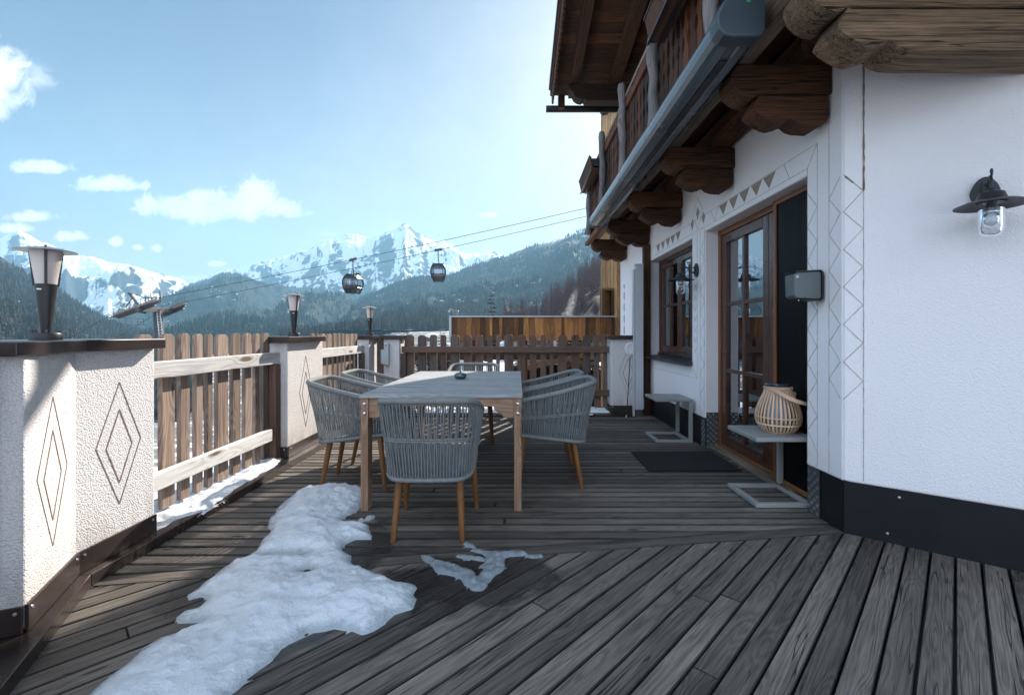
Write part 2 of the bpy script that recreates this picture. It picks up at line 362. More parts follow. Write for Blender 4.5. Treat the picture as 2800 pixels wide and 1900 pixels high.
# ------------------------------------------------------------------ deck
def clip(poly, P, N):
    out = []; P = Vector(P[:2]); N = Vector(N[:2]); n = len(poly)
    for i in range(n):
        a, b = Vector(poly[i]), Vector(poly[(i+1) % n]); da, db = (a-P).dot(N), (b-P).dot(N)
        if da >= 0: out.append(tuple(a))
        if (da >= 0) != (db >= 0): out.append(tuple(a+(b-a)*(da/(da-db))))
    return out
SA, SB = Vector((-1.94, 2.07)), Vector((1.86, 2.62))
sd = (SB-SA).normalized(); sn = Vector((-sd.y, sd.x))            # seam direction, and its normal towards the far side
KB = Vector((.4587, -.8886))                                    # the bent run of the kerb
KP = [Vector((-1.94, 6.25)), Vector((-1.94, 2.07)), Vector((-1.94, 2.07))+KB*3.2]
kn2 = Vector((-KB.y, KB.x))*1.0                                  # towards the deck
def board(mb, me, O, d, L, w, th, planes, ins=.003):
    d = Vector(d); n = Vector((-d.y, d.x)); O = Vector(O)
    poly = [tuple(O), tuple(O+d*L), tuple(O+d*L+n*w), tuple(O+n*w)]
    for P, N in planes:
        poly = clip(poly, P, N)
        if len(poly) < 3: return
    cx, cy = sum(p[0] for p in poly)/len(poly), sum(p[1] for p in poly)/len(poly); top = poly
    for i in range(len(poly)):
        A, B = Vector(poly[i]), Vector(poly[(i+1) % len(poly)]); e = B-A
        if e.length < 1e-6: continue
        nn = Vector((-e.y, e.x)).normalized(); nn = nn if nn.dot(Vector((cx, cy))-A) > 0 else -nn
        top = clip(top, A+nn*ins, nn)
        if len(top) < 3: return
    z1 = random.uniform(-.0012, .0012); off = Vector([random.uniform(0, 60) for _ in range(3)]); tn = random.random()
    def lay(m, pg, z): vs = [(x, y, z) for x, y in pg]; return vs, [tuple(Vector(((Vector(p)-O).dot(d), (Vector(p)-O).dot(n), z))+off) for p in pg]
    def put(m, vs, fs, wc): q = len(m.v); m.v += [Vector(v) for v in vs]; m.f += [tuple(i+q for i in f) for f in fs]; m.wc += wc; m.t += [tn]*len(vs)
    k = len(top); v0, w0 = lay(mb, top, z1)
    put(mb, v0, [tuple(range(k))], w0)
    # worn, dirty arris and side, darkened further to paint in shade of the gaps
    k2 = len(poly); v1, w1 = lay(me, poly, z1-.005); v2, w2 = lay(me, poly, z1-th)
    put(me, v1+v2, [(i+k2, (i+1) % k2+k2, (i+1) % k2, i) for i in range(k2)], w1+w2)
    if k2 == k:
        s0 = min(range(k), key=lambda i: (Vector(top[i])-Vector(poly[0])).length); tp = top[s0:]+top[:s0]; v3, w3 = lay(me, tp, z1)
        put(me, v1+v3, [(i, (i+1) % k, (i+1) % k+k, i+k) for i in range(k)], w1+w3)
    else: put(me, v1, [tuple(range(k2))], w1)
mb = MB(); me = MB(); PIT, GAP = .0935, .0085
y = 1.9
while y < 6.3:                                                  # far boards run across the terrace
    pl = [(SA+sn*(PIT), sn), (Vector((-1.96, 0)), Vector((1, 0)))]
    cuts = sorted([-1.97]+([random.uniform(-1, 1.2)] if random.random() < .45 else [])+[2.02])
    for a, b_ in zip(cuts, cuts[1:]): board(mb, me, (a, y), (1, 0), b_-a-.002, PIT-GAP, .027, pl, .0085)
    y += PIT
board(mb, me, SA+sn*.004-sd*.1, sd, 4.1, PIT-GAP, .027, [(Vector((-1.96, 0)), Vector((1, 0)))])
d45 = Vector((math.cos(R(46)), math.sin(R(46)))); n45 = Vector((-d45.y, d45.x))
for i in range(-44, 40):                                        # near boards run diagonally
    O = Vector((.3, 1.0))+n45*(i*PIT); pl = [(SA-sn*.002, -sn), (Vector((0, -1.6)), Vector((0, 1))), (KP[1]-kn2*.03, kn2), (Vector((-1.96, 0)), Vector((1, 0)))]
    s0 = [-4.5]+([random.uniform(-1.2, 1.2)] if random.random() < .3 else [])+[5.]
    for a, b_ in zip(s0, s0[1:]): board(mb, me, O+d45*a, d45, b_-a-.002, PIT-GAP, .027, pl)
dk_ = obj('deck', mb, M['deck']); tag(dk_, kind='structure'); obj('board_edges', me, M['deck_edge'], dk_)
mb = MB().box(-2.4, 5, -1.6, 6.7, -.10, -.06); tag(obj('gap_shade_sheet', mb, M['black']), kind='structure')  # black sheet below the boards, stands in for the shade in the gaps

# ------------------------------------------------------------------ kerb ledge that carries pillars and fences
def strip(mb, path, a0, a1, z0, z1, seg=.0):
    """a band along a plan path, from offset a0 to a1 to the left of the walking direction"""
    P = [Vector(p) for p in path]; n = len(P)
    def off(i, a):
        t0 = (P[i]-P[i-1]).normalized() if i > 0 else (P[1]-P[0]).normalized()
        t1 = (P[i+1]-P[i]).normalized() if i < n-1 else t0
        n0, n1 = Vector((-t0.y, t0.x)), Vector((-t1.y, t1.x)); m = (n0+n1).normalized()
        return P[i]+m*(a/max(.3, m.dot(n0)))
    for i in range(n-1):
        q = [off(i, a0), off(i, a1), off(i+1, a1), off(i+1, a0)]
        vs = [(p.x, p.y, z) for z in (z0, z1) for p in q]
        mb.add(vs, [(0, 1, 2, 3), (7, 6, 5, 4), (0, 4, 5, 1), (1, 5, 6, 2), (2, 6, 7, 3), (3, 7, 4, 0)])
EDGE = [KP[2], KP[1], Vector((-1.94, 6.25)), Vector((1.62, 6.25))]
EDGE = [Vector(p) for p in EDGE]
mb = MB(); strip(mb, EDGE, 0, .45, -.35, .055); tag(obj('kerb', mb, M['brown'], bevel=.004), kind='structure')
mb = MB(); strip(mb, [p for p in EDGE], .40, .62, -2.2, -.02); tag(obj('terrace_edge', mb, M['wall']), kind='structure')

# ------------------------------------------------------------------ pillars
def diamond(mb, O, U, W, hw, hh, w, proud=.002, inner=False):
    """incised rhombus of thin dark lines; O centre, U along the face, W out of the face"""
    O, U, W = Vector(O), Vector(U).normalized(), Vector(W).normalized(); Z = Vector((0, 0, 1))
    p = [O+Z*hh, O+U*hw, O-Z*hh, O-U*hw]
    for i in range(4):
        a, b_ = p[i], p[(i+1) % 4]; d = (b_-a).normalized(); s = W.cross(d)
        vs = []
        N = 14
        for k in range(N+1):
            q = a.lerp(b_, k/N); ww = w*random.uniform(.7, 1.25)
            vs += [q-s*ww/2-W*.002, q+s*ww/2-W*.002, q+s*ww*.4+W*proud, q-s*ww*.4+W*proud]
        fs = []
        for k in range(N):
            o = 4*k
            fs += [(o+3, o+2, o+6, o+7), (o+2, o+1, o+5, o+6), (o, o+3, o+7, o+4)]
        mb.add(vs, fs)
def pillar(label, foot, capoff, plz, faces, z0=.055, capfoot=None):
    fx = sum(p[0] for p in foot)/len(foot); fy = sum(p[1] for p in foot)/len(foot)
    t = thing('pillar', label, 'pillar', (fx, fy, z0), 0, 'roughcast pillars along the terrace edge')
    mb = MB().prism(foot, (0, 0, z0+.01), (1, 0, 0), (0, 1, 0), (0, 0, 1), 1.068-z0-.01); obj('body', mb, M['pillar'], t, True, bevel=.008)
    cf = capfoot
    mb = MB().prism(cf, (0, 0, 1.068), (1, 0, 0), (0, 1, 0), (0, 0, 1), .052); obj('cap', mb, M['brown'], t, True, bevel=.004)
    mb = MB()
    for a, b_ in plz:
        a, b_ = Vector((*a, 0)), Vector((*b_, 0)); d = (b_-a).normalized(); nrm = Vector((d.y, -d.x, 0))
        mb.beam(a+nrm*.007+Vector((0, 0, .107)), b_+nrm*.007+Vector((0, 0, .107)), .012, .098)
    obj('base_flashing', mb, M['brown'], t, True, bevel=.002)
    mb = MB()
    for O, U, W, hw, hh in faces:
        diamond(mb, O, U, W, hw, hh, .0042); diamond(mb, Vector(O)+Vector((0, 0, -.015)), U, W, hw*.58, hh*.60, .0062)
    if faces: obj('diamond_ornament', mb, M['groove'], t, True)
    for a, b_ in plz:
        a, b_ = Vector((*a, .135)), Vector((*b_, .135)); d = (b_-a).normalized(); nrm = Vector((d.y, -d.x, 0))
        for f in (.06, .94):
            q = a.lerp(b_, f)+nrm*.0135; mb = MB(); mb.lathe([(.007, -.001), (.006, .003), (.0, .004)], 10, q, Matrix.Rotation(math.atan2(nrm.y, nrm.x)+0, 4, 'Z') @ Matrix.Rotation(R(90), 4, 'Y')); obj('screw', mb, M['steel'], t, True)
    return t
A0, A1, B1 = (-2.0, 2.06), (-2.0, 2.506), (-1.807, 1.665)
bd = Vector((A0[0]-B1[0], A0[1]-B1[1])).normalized(); bn = Vector((bd.y, -bd.x))
pillar('near roughcast pillar bent at an angle, two faces with incised diamonds', [A1, (-2.33, 2.506), (-2.33, 2.0), (-2.085, 1.53), B1, A0], .05,
       [(A0, A1), (B1, A0), ((-2.085, 1.53), B1)],
       [((-2.0, 2.285, .60), (0, 1, 0), (1, 0, 0), .128, .305), ((A0[0]*.5+B1[0]*.5, A0[1]*.5+B1[1]*.5, .585), (bd.x, bd.y, 0), (bn.x, bn.y, 0), .128, .305)],
       capfoot=[(-1.938, 2.506), (-2.38, 2.506), (-2.38, 1.99), (-2.11, 1.45), (-1.760, 1.60), (-1.938, 2.047)])
pillar('roughcast pillar with tall narrow diamond, behind the left chairs', [(-2.02, 3.985), (-2.02, 4.715), (-2.36, 4.715), (-2.36, 3.985)], .05,
       [((-2.02, 3.985), (-2.02, 4.715)), ((-2.36, 3.985), (-2.02, 3.985))],
       [((-2.02, 4.335, .60), (0, 1, 0), (1, 0, 0), .125, .335)], capfoot=[(-1.967, 3.91), (-1.967, 4.667), (-2.40, 4.667), (-2.40, 3.91)])
pillar('slim roughcast pillar in the far left corner carrying a lamp', [(-2.02, 6.17), (-2.02, 6.62), (-2.30, 6.62), (-2.30, 6.17)], .05, [((-2.02, 6.17), (-2.02, 6.62))], [],
       capfoot=[(-1.97, 6.13), (-1.97, 6.6), (-2.34, 6.6), (-2.34, 6.13)])
pillar('pale pillar left of the rear fence with a grey utility box', [(-1.865, 6.32), (-1.645, 6.32), (-1.645, 6.60), (-1.865, 6.60)], .05, [((-1.865, 6.32), (-1.645, 6.32))], [],
       capfoot=[(-1.91, 6.27), (-1.60, 6.27), (-1.60, 6.64), (-1.91, 6.64)])
pillar('white pillar with incised diamonds right of the rear fence', [(1.286, 6.27), (1.62, 6.27), (1.62, 6.56), (1.286, 6.56)], .05, [((1.286, 6.27), (1.62, 6.27)), ((1.286, 6.56), (1.286, 6.27))],
       [((1.52, 6.27, .62), (1, 0, 0), (0, -1, 0), .125, .335)], capfoot=[(1.235, 6.22), (1.66, 6.22), (1.66, 6.6), (1.235, 6.6)])

# ------------------------------------------------------------------ picket fences
PW = [.122, .104, .088, .070, .054]
def picket(mb, w, zt, zb, O, U, W, th=.030):
    c = w*.24; dz = random.uniform(-.004, .006)
    poly = [(0, zb), (w, zb), (w, zt-c*.9+dz), (w-c, zt+dz), (c, zt+dz), (0, zt-c*.9+dz)]
    mb.prism(poly, O, U, (0, 0, 1), W, th)
def fence(label, P, D, N, spans, zt, zb, rails, mp, mr, posts=(), railoff=(0, 0, 0, 0)):
    """P start on the front plane of the pickets, D along, N towards the deck; spans = (start, width)"""
    P, D, N = Vector(P), Vector(D).normalized(), Vector(N).normalized(); Z = Vector((0, 0, 1))
    t = thing('picket_fence', label, 'fence', P)
    for s, w in spans:
        mb = MB(); picket(mb, w, zt, zb, P+D*s-N*.047, D, N)
        o = obj('picket', mb, mp, t, True, bevel=.003)
    for (s0, s1, z0, z1) in rails:
        mb = MB(); mb.beam(P+D*s0+N*.023+Z*(z0+z1)/2, P+D*s1+N*.023+Z*(z0+z1)/2, .048, z1-z0)
        obj('rail', mb, mr, t, True, bevel=.006)
    for (s0, s1, z0, z1, d0, d1) in posts:
        mb = MB(); a = P+D*(s0+s1)/2+N*(d0+d1)/2; mb.beam(a+Z*z0, a+Z*z1, s1-s0, d1-d0, N); obj('post', mb, M['fence_dark'], t, True, bevel=.004)
    return t
fr = [(2.56, 2.68), (2.744, 2.847), (2.896, 2.977), (3.035, 3.099), (3.147, 3.2), (3.251, 3.372), (3.424, 3.522), (3.577, 3.666), (3.718, 3.785), (3.834, 3.934)]
fence('nearest weathered picket fence with pale sunlit rails, beside the near pillar', (-2.127, 2.5, 0), (0, 1, 0), (1, 0, 0), [(a-2.5, b_-a) for a, b_ in fr], 1.145, .085,
      [(.006, 1.483, .885, .985), (.006, 1.36, .238, .338)], M['picket'], M['rail'], [(1.395, 1.478, .06, .880, -.005, .055)])
sp = []; s = .02; k = 3
while s < 1.4: w = PW[k % 5]; sp.append((s, w)); s += w+.052; k += 1
fence('further left picket fence between the diamond pillar and the corner', (-2.127, 4.72, 0), (0, 1, 0), (1, 0, 0), sp, 1.145, .085,
      [(.0, 1.44, .885, .985), (.0, 1.44, .238, .338)], M['picket'], M['rail'], [(1.36, 1.445, .06, .880, -.005, .055)])
sp = []; k = 0
xs = [(788, 855), (882, 943), (968, 1018), (1043, 1083), (1113, 1178), (1207, 1264), (1294, 1343), (1373, 1408), (1436, 1463), (1494, 1560), (1588, 1647), (1676, 1723), (1751, 1790), (1817, 1843), (1875, 1940), (1970, 2027), (2053, 2105), (2130, 2168), (2195, 2224)]
YF = 6.43
for a, b_ in xs:
    a, b_ = [((q/2.582+800)-CX)/F*YF for q in (a, b_)]; sp.append((a+1.64, b_-a))
fence('dark picket fence across the back of the terrace', (-1.64, YF, 0), (1, 0, 0), (0, -1, 0), sp, 1.125, .10,
      [(.005, 2.93, .875, .965), (.005, 2.93, .265, .352)], M['fence_dark'], M['fence_dark'], [(-.0, .065, .06, .87, -.05, .045)])
kb = Vector((KB.x, KB.y, 0)); kn3 = Vector((.8886, .4587, 0)); P0 = Vector((-1.90, 1.575, 0))
fence('dark end of the fence at the left edge, before the near pillar', P0, kb, kn3, [(.06, .12), (.24, .1), (.4, .085), (.55, .07), (.69, .12)], 1.145, .085,
      [(.0, 1.0, .885, .985), (.0, 1.0, .238, .338)], M['fence_dark'], M['fence_dark'], [(.005, .085, .27, 1.04, .05, .07)])
mb = MB().box(-1.985, -1.875, 6.40, 6.49, .06, 1.10); tag(obj('wooden_post', mb, M['fence_dark'], bevel=.006), 'dark square post in the gap between the two corner pillars', 'post')
# small square utility box on the pillar
t = thing('utility_box', 'grey metal box with a hook-shaped top on the rear left pillar', 'box', (-1.83, 6.29, .87))
mb = MB().prism([(-1.885, .73), (-1.778, .71), (-1.778, 1.0), (-1.79, 1.012), (-1.80, 1.012), (-1.835, .985), (-1.835, .925), (-1.885, .925)], (0, 6.315, 0), (1, 0, 0), (0, 0, 1), (0, -1, 0), .06)
obj('case', mb, M['boxgrey'], t, True, bevel=.004)
mb = MB().lathe([(.008, 0), (.008, .006), (0, .007)], 12, (-1.812, 6.252, .985), Matrix.Rotation(R(90), 4, 'X')); obj('lock', mb, M['black'], t, True)

# ------------------------------------------------------------------ snow on the ledge
def heightmesh(name, inside, x0, x1, y0, y1, step, hfun, mat, kind=None, zb=0.):
    xs = np.arange(x0, x1, step); ys = np.arange(y0, y1, step); X, Y = np.meshgrid(xs, ys, indexing='ij')
    D = inside(X, Y); Z = hfun(D, X, Y)+zb
    idx = -np.ones(X.shape, int); keep = D > -step*2.2; idx[keep] = np.arange(keep.sum())
    V = np.stack([X[keep], Y[keep], Z[keep]], 1)
    q = np.stack([idx[:-1, :-1], idx[1:, :-1], idx[1:, 1:], idx[:-1, 1:]], -1).reshape(-1, 4); q = q[(q >= 0).all(1)]
    return npobj(name, V, q, mat)
_P = np.random.RandomState(3).permutation(512)
def pn(x, y, seed=0):                                            # smooth value noise on arrays, -1..1
    xi = np.floor(x).astype(int); yi = np.floor(y).astype(int); fx = x-xi; fy = y-yi
    fx = fx*fx*fx*(fx*(fx*6-15)+10); fy = fy*fy*fy*(fy*(fy*6-15)+10)
    def h(a, b_): return (_P[(_P[(a+seed*37) & 511]+b_) & 511]/255.5)-1
    return (h(xi, yi)*(1-fx)+h(xi+1, yi)*fx)*(1-fy)+(h(xi, yi+1)*(1-fx)+h(xi+1, yi+1)*fx)*fy
def fbm(x, y, oc=5, seed=0, gain=.5):
    r = 0*x; a = 1.
    for i in range(oc): r = r+a*pn(x*2**i, y*2**i, seed+i); a *= gain
    return r
def ridged(x, y, oc=5, seed=0, gain=.5):
    r = 0*x; a = 1.; w = 1.
    for i in range(oc):
        n = 1-np.abs(pn(x*2**i, y*2**i, seed+i)); n = n*n*w; r = r+a*n; a *= gain; w = np.clip(n*1.4, 0, 1)
    return r-.9
def polysd(poly):
    Pt = np.array(poly)
    def f(X, Y):
        d = np.full(X.shape, 1e9); ins = np.zeros(X.shape, bool); n = len(Pt)
        for i in range(n):
            a, b_ = Pt[i], Pt[(i+1) % n]; e = b_-a; wx, wy = X-a[0], Y-a[1]; tt = np.clip((wx*e[0]+wy*e[1])/(e@e), 0, 1)
            d = np.minimum(d, (wx-e[0]*tt)**2+(wy-e[1]*tt)**2)
            c = ((a[1] <= Y) & (b_[1] > Y)) | ((b_[1] <= Y) & (a[1] > Y))
            with np.errstate(divide='ignore', invalid='ignore'): xx = a[0]+(Y-a[1])*e[0]/(e[1] if e[1] else 1e-9)
            ins ^= c & (X < xx)
        return np.sqrt(d)*np.where(ins, 1, -1)
    return f
def hs(Hh, s, edge, amp, f, seed):
    def g(D, X, Y):
        h = Hh*(1-np.exp(-np.clip(D, 0, None)/s))*(1+amp*fbm(X*f, Y*f, 3, seed))+.16*edge*np.clip(D, 0, .04)
        h = h+.012*fbm(X*14, Y*14, 3, seed+9)*np.clip(D/.05, 0, 1)
        return np.where(D < 0, D*.9, h)
    return g
led = [(-2.0, 2.52), (-1.985, 2.7), (-1.95, 2.82), (-1.955, 3.0), (-1.985, 3.2), (-2.0, 3.5), (-2.01, 3.75), (-2.05, 3.97), (-2.36, 3.98), (-2.36, 2.52)]
ps = polysd(led)
o = heightmesh('ledge_snow', lambda X, Y: ps(X, Y)+.014*fbm(X*9, Y*9, 3, 4), -2.4, -1.88, 2.45, 4.05, .0105, hs(.016, .02, .3, .3, 5., 2), M['snow'], zb=.056)
tag(o, 'thin strip of snow on the ledge under the nearest picket fence', 'snow', 'snow left on the ledge')
led2 = [(-1.6, 6.27), (1.27, 6.27), (1.27, 6.6), (-1.6, 6.6)]; ps2 = polysd(led2)
o = heightmesh('ledge_snow', lambda X, Y: ps2(X, Y)+.008*fbm(X*6, Y*9, 3, 14), -1.66, 1.32, 6.22, 6.66, .014, hs(.025, .02, .3, .3, 4., 5), M['snow'], zb=.056)
tag(o, 'long strip of snow under the dark rear fence', 'snow', 'snow left on the ledge')

# the melting heap on the deck
Z1 = [(1220, 108), (1300, 118), (1372, 132), (1392, 165), (1385, 230), (1330, 280), (1272, 318), (1310, 345), (1395, 343), (1415, 405), (1340, 418), (1290, 440), (1258, 475), (1310, 505), (1325, 545), (1400, 568), (1470, 598), (1520, 628), (1600, 638), (1652, 665), (1642, 700), (1655, 722), (1628, 770), (1540, 798), (1500, 840), (1420, 880), (1380, 895), (1330, 880), (1240, 870), (1180, 885), (1090, 890), (1040, 930), (960, 975), (905, 1035), (850, 1090), (780, 1130), (730, 1180), (690, 1208), (640, 1330), (-160, 1330), (10, 1208), (60, 1140), (170, 1060), (250, 985), (360, 910), (480, 885), (540, 862), (558, 842), (500, 838), (440, 842), (432, 815), (470, 785), (540, 765), (585, 722), (560, 708), (500, 724), (492, 702), (560, 660), (590, 630), (660, 575), (720, 535), (800, 505), (840, 475), (870, 432), (918, 375), (900, 362), (918, 335), (912, 312), (930, 290), (962, 250), (1030, 190), (1080, 150), (1160, 122)]
sp_ = [gnd(x/1.859+250, y/1.859+1250) for x, y in Z1]; heap = polysd([(p.x, p.y) for p in sp_])
holes = [(*gnd(970/1.859+250, 497/1.859+1250)[:2], .055, .014), (*gnd(1095/1.859+250, 575/1.859+1250)[:2], .018, .014)]
def heap_in(X, Y):
    D = heap(X, Y)+.010*fbm(X*11, Y*11, 4, 6)+.006
    for hx, hy, rx, ry in holes: D = np.minimum(D, (np.sqrt(((X-hx)/rx)**2+((Y-hy)/ry)**2)-1)*.018)
    return D
def heap_h(D, X, Y):
    h = .034*(1-np.exp(-np.clip(D, 0, None)/.05))*(1+.30*fbm(X*4, Y*4, 3, 8))+.10*np.clip(D, 0, .25)
    h = h+np.clip(D/.04, 0, 1)*(.008*fbm(X*13, Y*13, 5, 21, .6)+.006*ridged(X*9, Y*6, 4, 31))
    return np.where(D < 0, D*.9, h)
o = heightmesh('snow_heap', heap_in, -1.75, -.1, .95, 3.35, .0085, heap_h, M['snow'])
tag(o, 'large melting heap of snow on the deck beside the front chair', 'snow')
arms = [((1700, 512), (1790, 555), .022), ((1790, 555), (1900, 600), .035), ((1900, 600), (1965, 650), .03), ((1965, 648), (2040, 560), .028), ((2040, 560), (2060, 505), .034), ((2060, 505), (1960, 470), .018), ((1960, 470), (1905, 438), .010), ((2060, 500), (2180, 488), .022), ((2180, 488), (2278, 505), .012), ((1990, 520), (1870, 500), .012)]
arms = [(gnd(a[0]/1.859+250, a[1]/1.859+1250), gnd(b_[0]/1.859+250, b_[1]/1.859+1250), r) for a, b_, r in arms]
def ice_in(X, Y):
    D = np.full(X.shape, -9.)
    for a, b_, r in arms:
        e = b_-a; tt = np.clip(((X-a.x)*e.x+(Y-a.y)*e.y)/(e.x**2+e.y**2), 0, 1); D = np.maximum(D, r*1.45-np.hypot(X-a.x-e.x*tt, Y-a.y-e.y*tt))
    return D+.013*fbm(X*16, Y*16, 4, 17)
o = heightmesh('ice_patch', ice_in, -.75, .35, 1.8, 2.65, .007, lambda D, X, Y: np.where(D < 0, D*.7, .013*(1-np.exp(-np.clip(D, 0, None)/.012))*(1+.7*fbm(X*30, Y*30, 3, 2))), M['ice'])
tag(o, 'small ragged patch of melting ice on dark wet boards', 'ice')
cr = [gnd(1410/1.859+250, 310/1.859+1250), gnd(1375/1.859+250, 322/1.859+1250)]
def crumb_in(X, Y): return np.maximum(.03-np.hypot((X-cr[0].x)*1.2, (Y-cr[0].y)*.6), .022-np.hypot(X-cr[1].x, (Y-cr[1].y)*.8))+.01*fbm(X*30, Y*30, 3, 5)
o = heightmesh('snow_crumb', crumb_in, cr[0].x-.12, cr[0].x+.12, cr[0].y-.15, cr[0].y+.15, .006, hs(.018, .02, 1, .3, 20., 3), M['snow'])
tag(o, 'little crumb of snow beside the front left table leg', 'snow')

# ------------------------------------------------------------------ lamps on the pillars
t = thing('pillar_lamp', 'largest cone lamp, on the near pillar at the left edge', 'lamp', (-2.068, 1.995, 1.121), 0, 'cone lamps on the terrace pillars')
mb = MB().lathe([(.0535, 0), (.0535, .026), (.051, .030), (.0, .030)], 36); obj('base', mb, M['black'], t, smooth=40)
for a in (-140, -95, -45, 40, 130):
    mb = MB(); mb.lathe([(.0035, .029), (.0035, .037), (.005, .037), (.004, .043), (0, .045)], 10, (.042*math.cos(R(a)), .042*math.sin(R(a)), 0)); obj('bolt', mb, M['iron'], t, smooth=40)
mb = MB().lathe([(.0165, .029), (.0365, .243), (.0, .243)], 36); obj('stem', mb, M['black'], t, smooth=40)
mb = MB().lathe([(.034, .2435), (.0535, .388), (.050, .388), (.031, .2435)], 40); obj('shade', mb, M['frost'], t, smooth=40)
mb = MB().lathe([(.101, .386), (.1015, .388), (.050, .402), (.0, .412)], 48)
mb.lathe([(.0, .406), (.05, .397), (.1005, .3855)], 48); obj('hat', mb, M['hat'], t, smooth=50)
for a in (-165, -45, 75):
    c_, s_ = math.cos(R(a)), math.sin(R(a)); mb = MB(); mb.beam((c_*.0435, s_*.0435, .236), (c_*.0600, s_*.0600, .392), .010, .004, (c_, s_, 0)); mb.beam((c_*.034, s_*.034, .238), (c_*.045, s_*.045, .238), .009, .005)
    mb.lathe([(.0045, .390), (.0045, .407), (0, .410)], 10, (c_*.0595, s_*.0595, 0)); obj('strut', mb, M['black'], t, bevel=.001)
mb = MB().box(-.009, .009, -.0315, -.0305, .2165, .2225, M=Matrix.Rotation(R(8), 4, 'Z') @ Matrix.Translation((0, -.0035, 0))); obj('sticker', mb, M['white_pl'], t)
l2 = copy_tree(t); l2.location = (-2.145, 4.36, 1.121); l2.rotation_euler.z = R(10); l2['label'] = 'cone lamp on the pillar with the tall diamond, middle of three'
l3 = copy_tree(t); l3.location = (-2.098, 6.45, 1.121); l3.rotation_euler.z = R(-20); l3['label'] = 'smallest cone lamp, on the far corner pillar'
# ------------------------------------------------------------------ dining table
TX0, TX1, TY0, TY1 = -1.016, .024, 2.94, 4.75
t = thing('dining_table', 'grey plank-topped wooden dining table in the middle of the deck', 'table', ((TX0+TX1)/2, (TY0+TY1)/2, 0))
mb = MB(); n = 19; w = (TY1-TY0+.02)/n
for i in range(n): mb.box(TX0-.006, TX1+.006, TY0-.01+i*w+.0015, TY0-.01+(i+1)*w-.0015, .732, .753+random.uniform(-.0006, .0006))
obj('tabletop', mb, M['top'], t, True, bevel=.002)
for x0 in (TX0, TX1-.048):
    for y0 in (TY0, TY1-.09):
        mb = MB().box(x0, x0+.048, y0, y0+.09, 0, .731); l = obj('leg', mb, M['apron'], t, True, bevel=.003)
        if y0 == TY0:
            for z in (.693, .632):
                mb = MB().lathe([(.0105, 0), (.0105, .003), (.007, .006), (0, .007)], 14, (x0+.024, y0, z), Matrix.Rotation(R(90), 4, 'X')); obj('bolt', mb, M['steel'], l, True, smooth=40)
a, b_ = TX0+.0485, TX1-.0485
prof = [(a, .731), (a, .602), (a+.055, .602), (a+.075, .612), (a+.082, .628), (a+.10, .632), (a+.125, .65), (a+.135, .676), (b_-.135, .676), (b_-.125, .65), (b_-.10, .632), (b_-.082, .628), (b_-.075, .612), (b_-.055, .602), (b_, .602), (b_, .731)]
for y0 in (TY0+.012, TY1-.045):
    mb = MB().prism(prof, (0, y0, 0), (1, 0, 0), (0, 0, 1), (0, 1, 0), .03, long='u'); obj('apron', mb, M['apron'], t, True, bevel=.002)
for x0 in (TX0+.012, TX1-.04):
    mb = MB().box(x0, x0+.028, TY0+.091, TY1-.091, .65, .731); obj('apron', mb, M['apron'], t, True, bevel=.002)
t = thing('lidded_jar', 'small dark green ceramic jar with a knob lid on the table', 'jar', (-.4985, 3.95, .754))
mb = MB().lathe([(.0, 0), (.034, 0), (.047, .008), (.0555, .024), (.053, .038), (.044, .046), (.0, .046)], 36); obj('body', mb, M['jar'], t, smooth=40)
mb = MB().lathe([(.043, .0465), (.042, .050), (.03, .055), (.008, .058), (.006, .063), (.0105, .069), (.008, .075), (0, .077)], 32); obj('lid', mb, M['jar'], t, smooth=40)

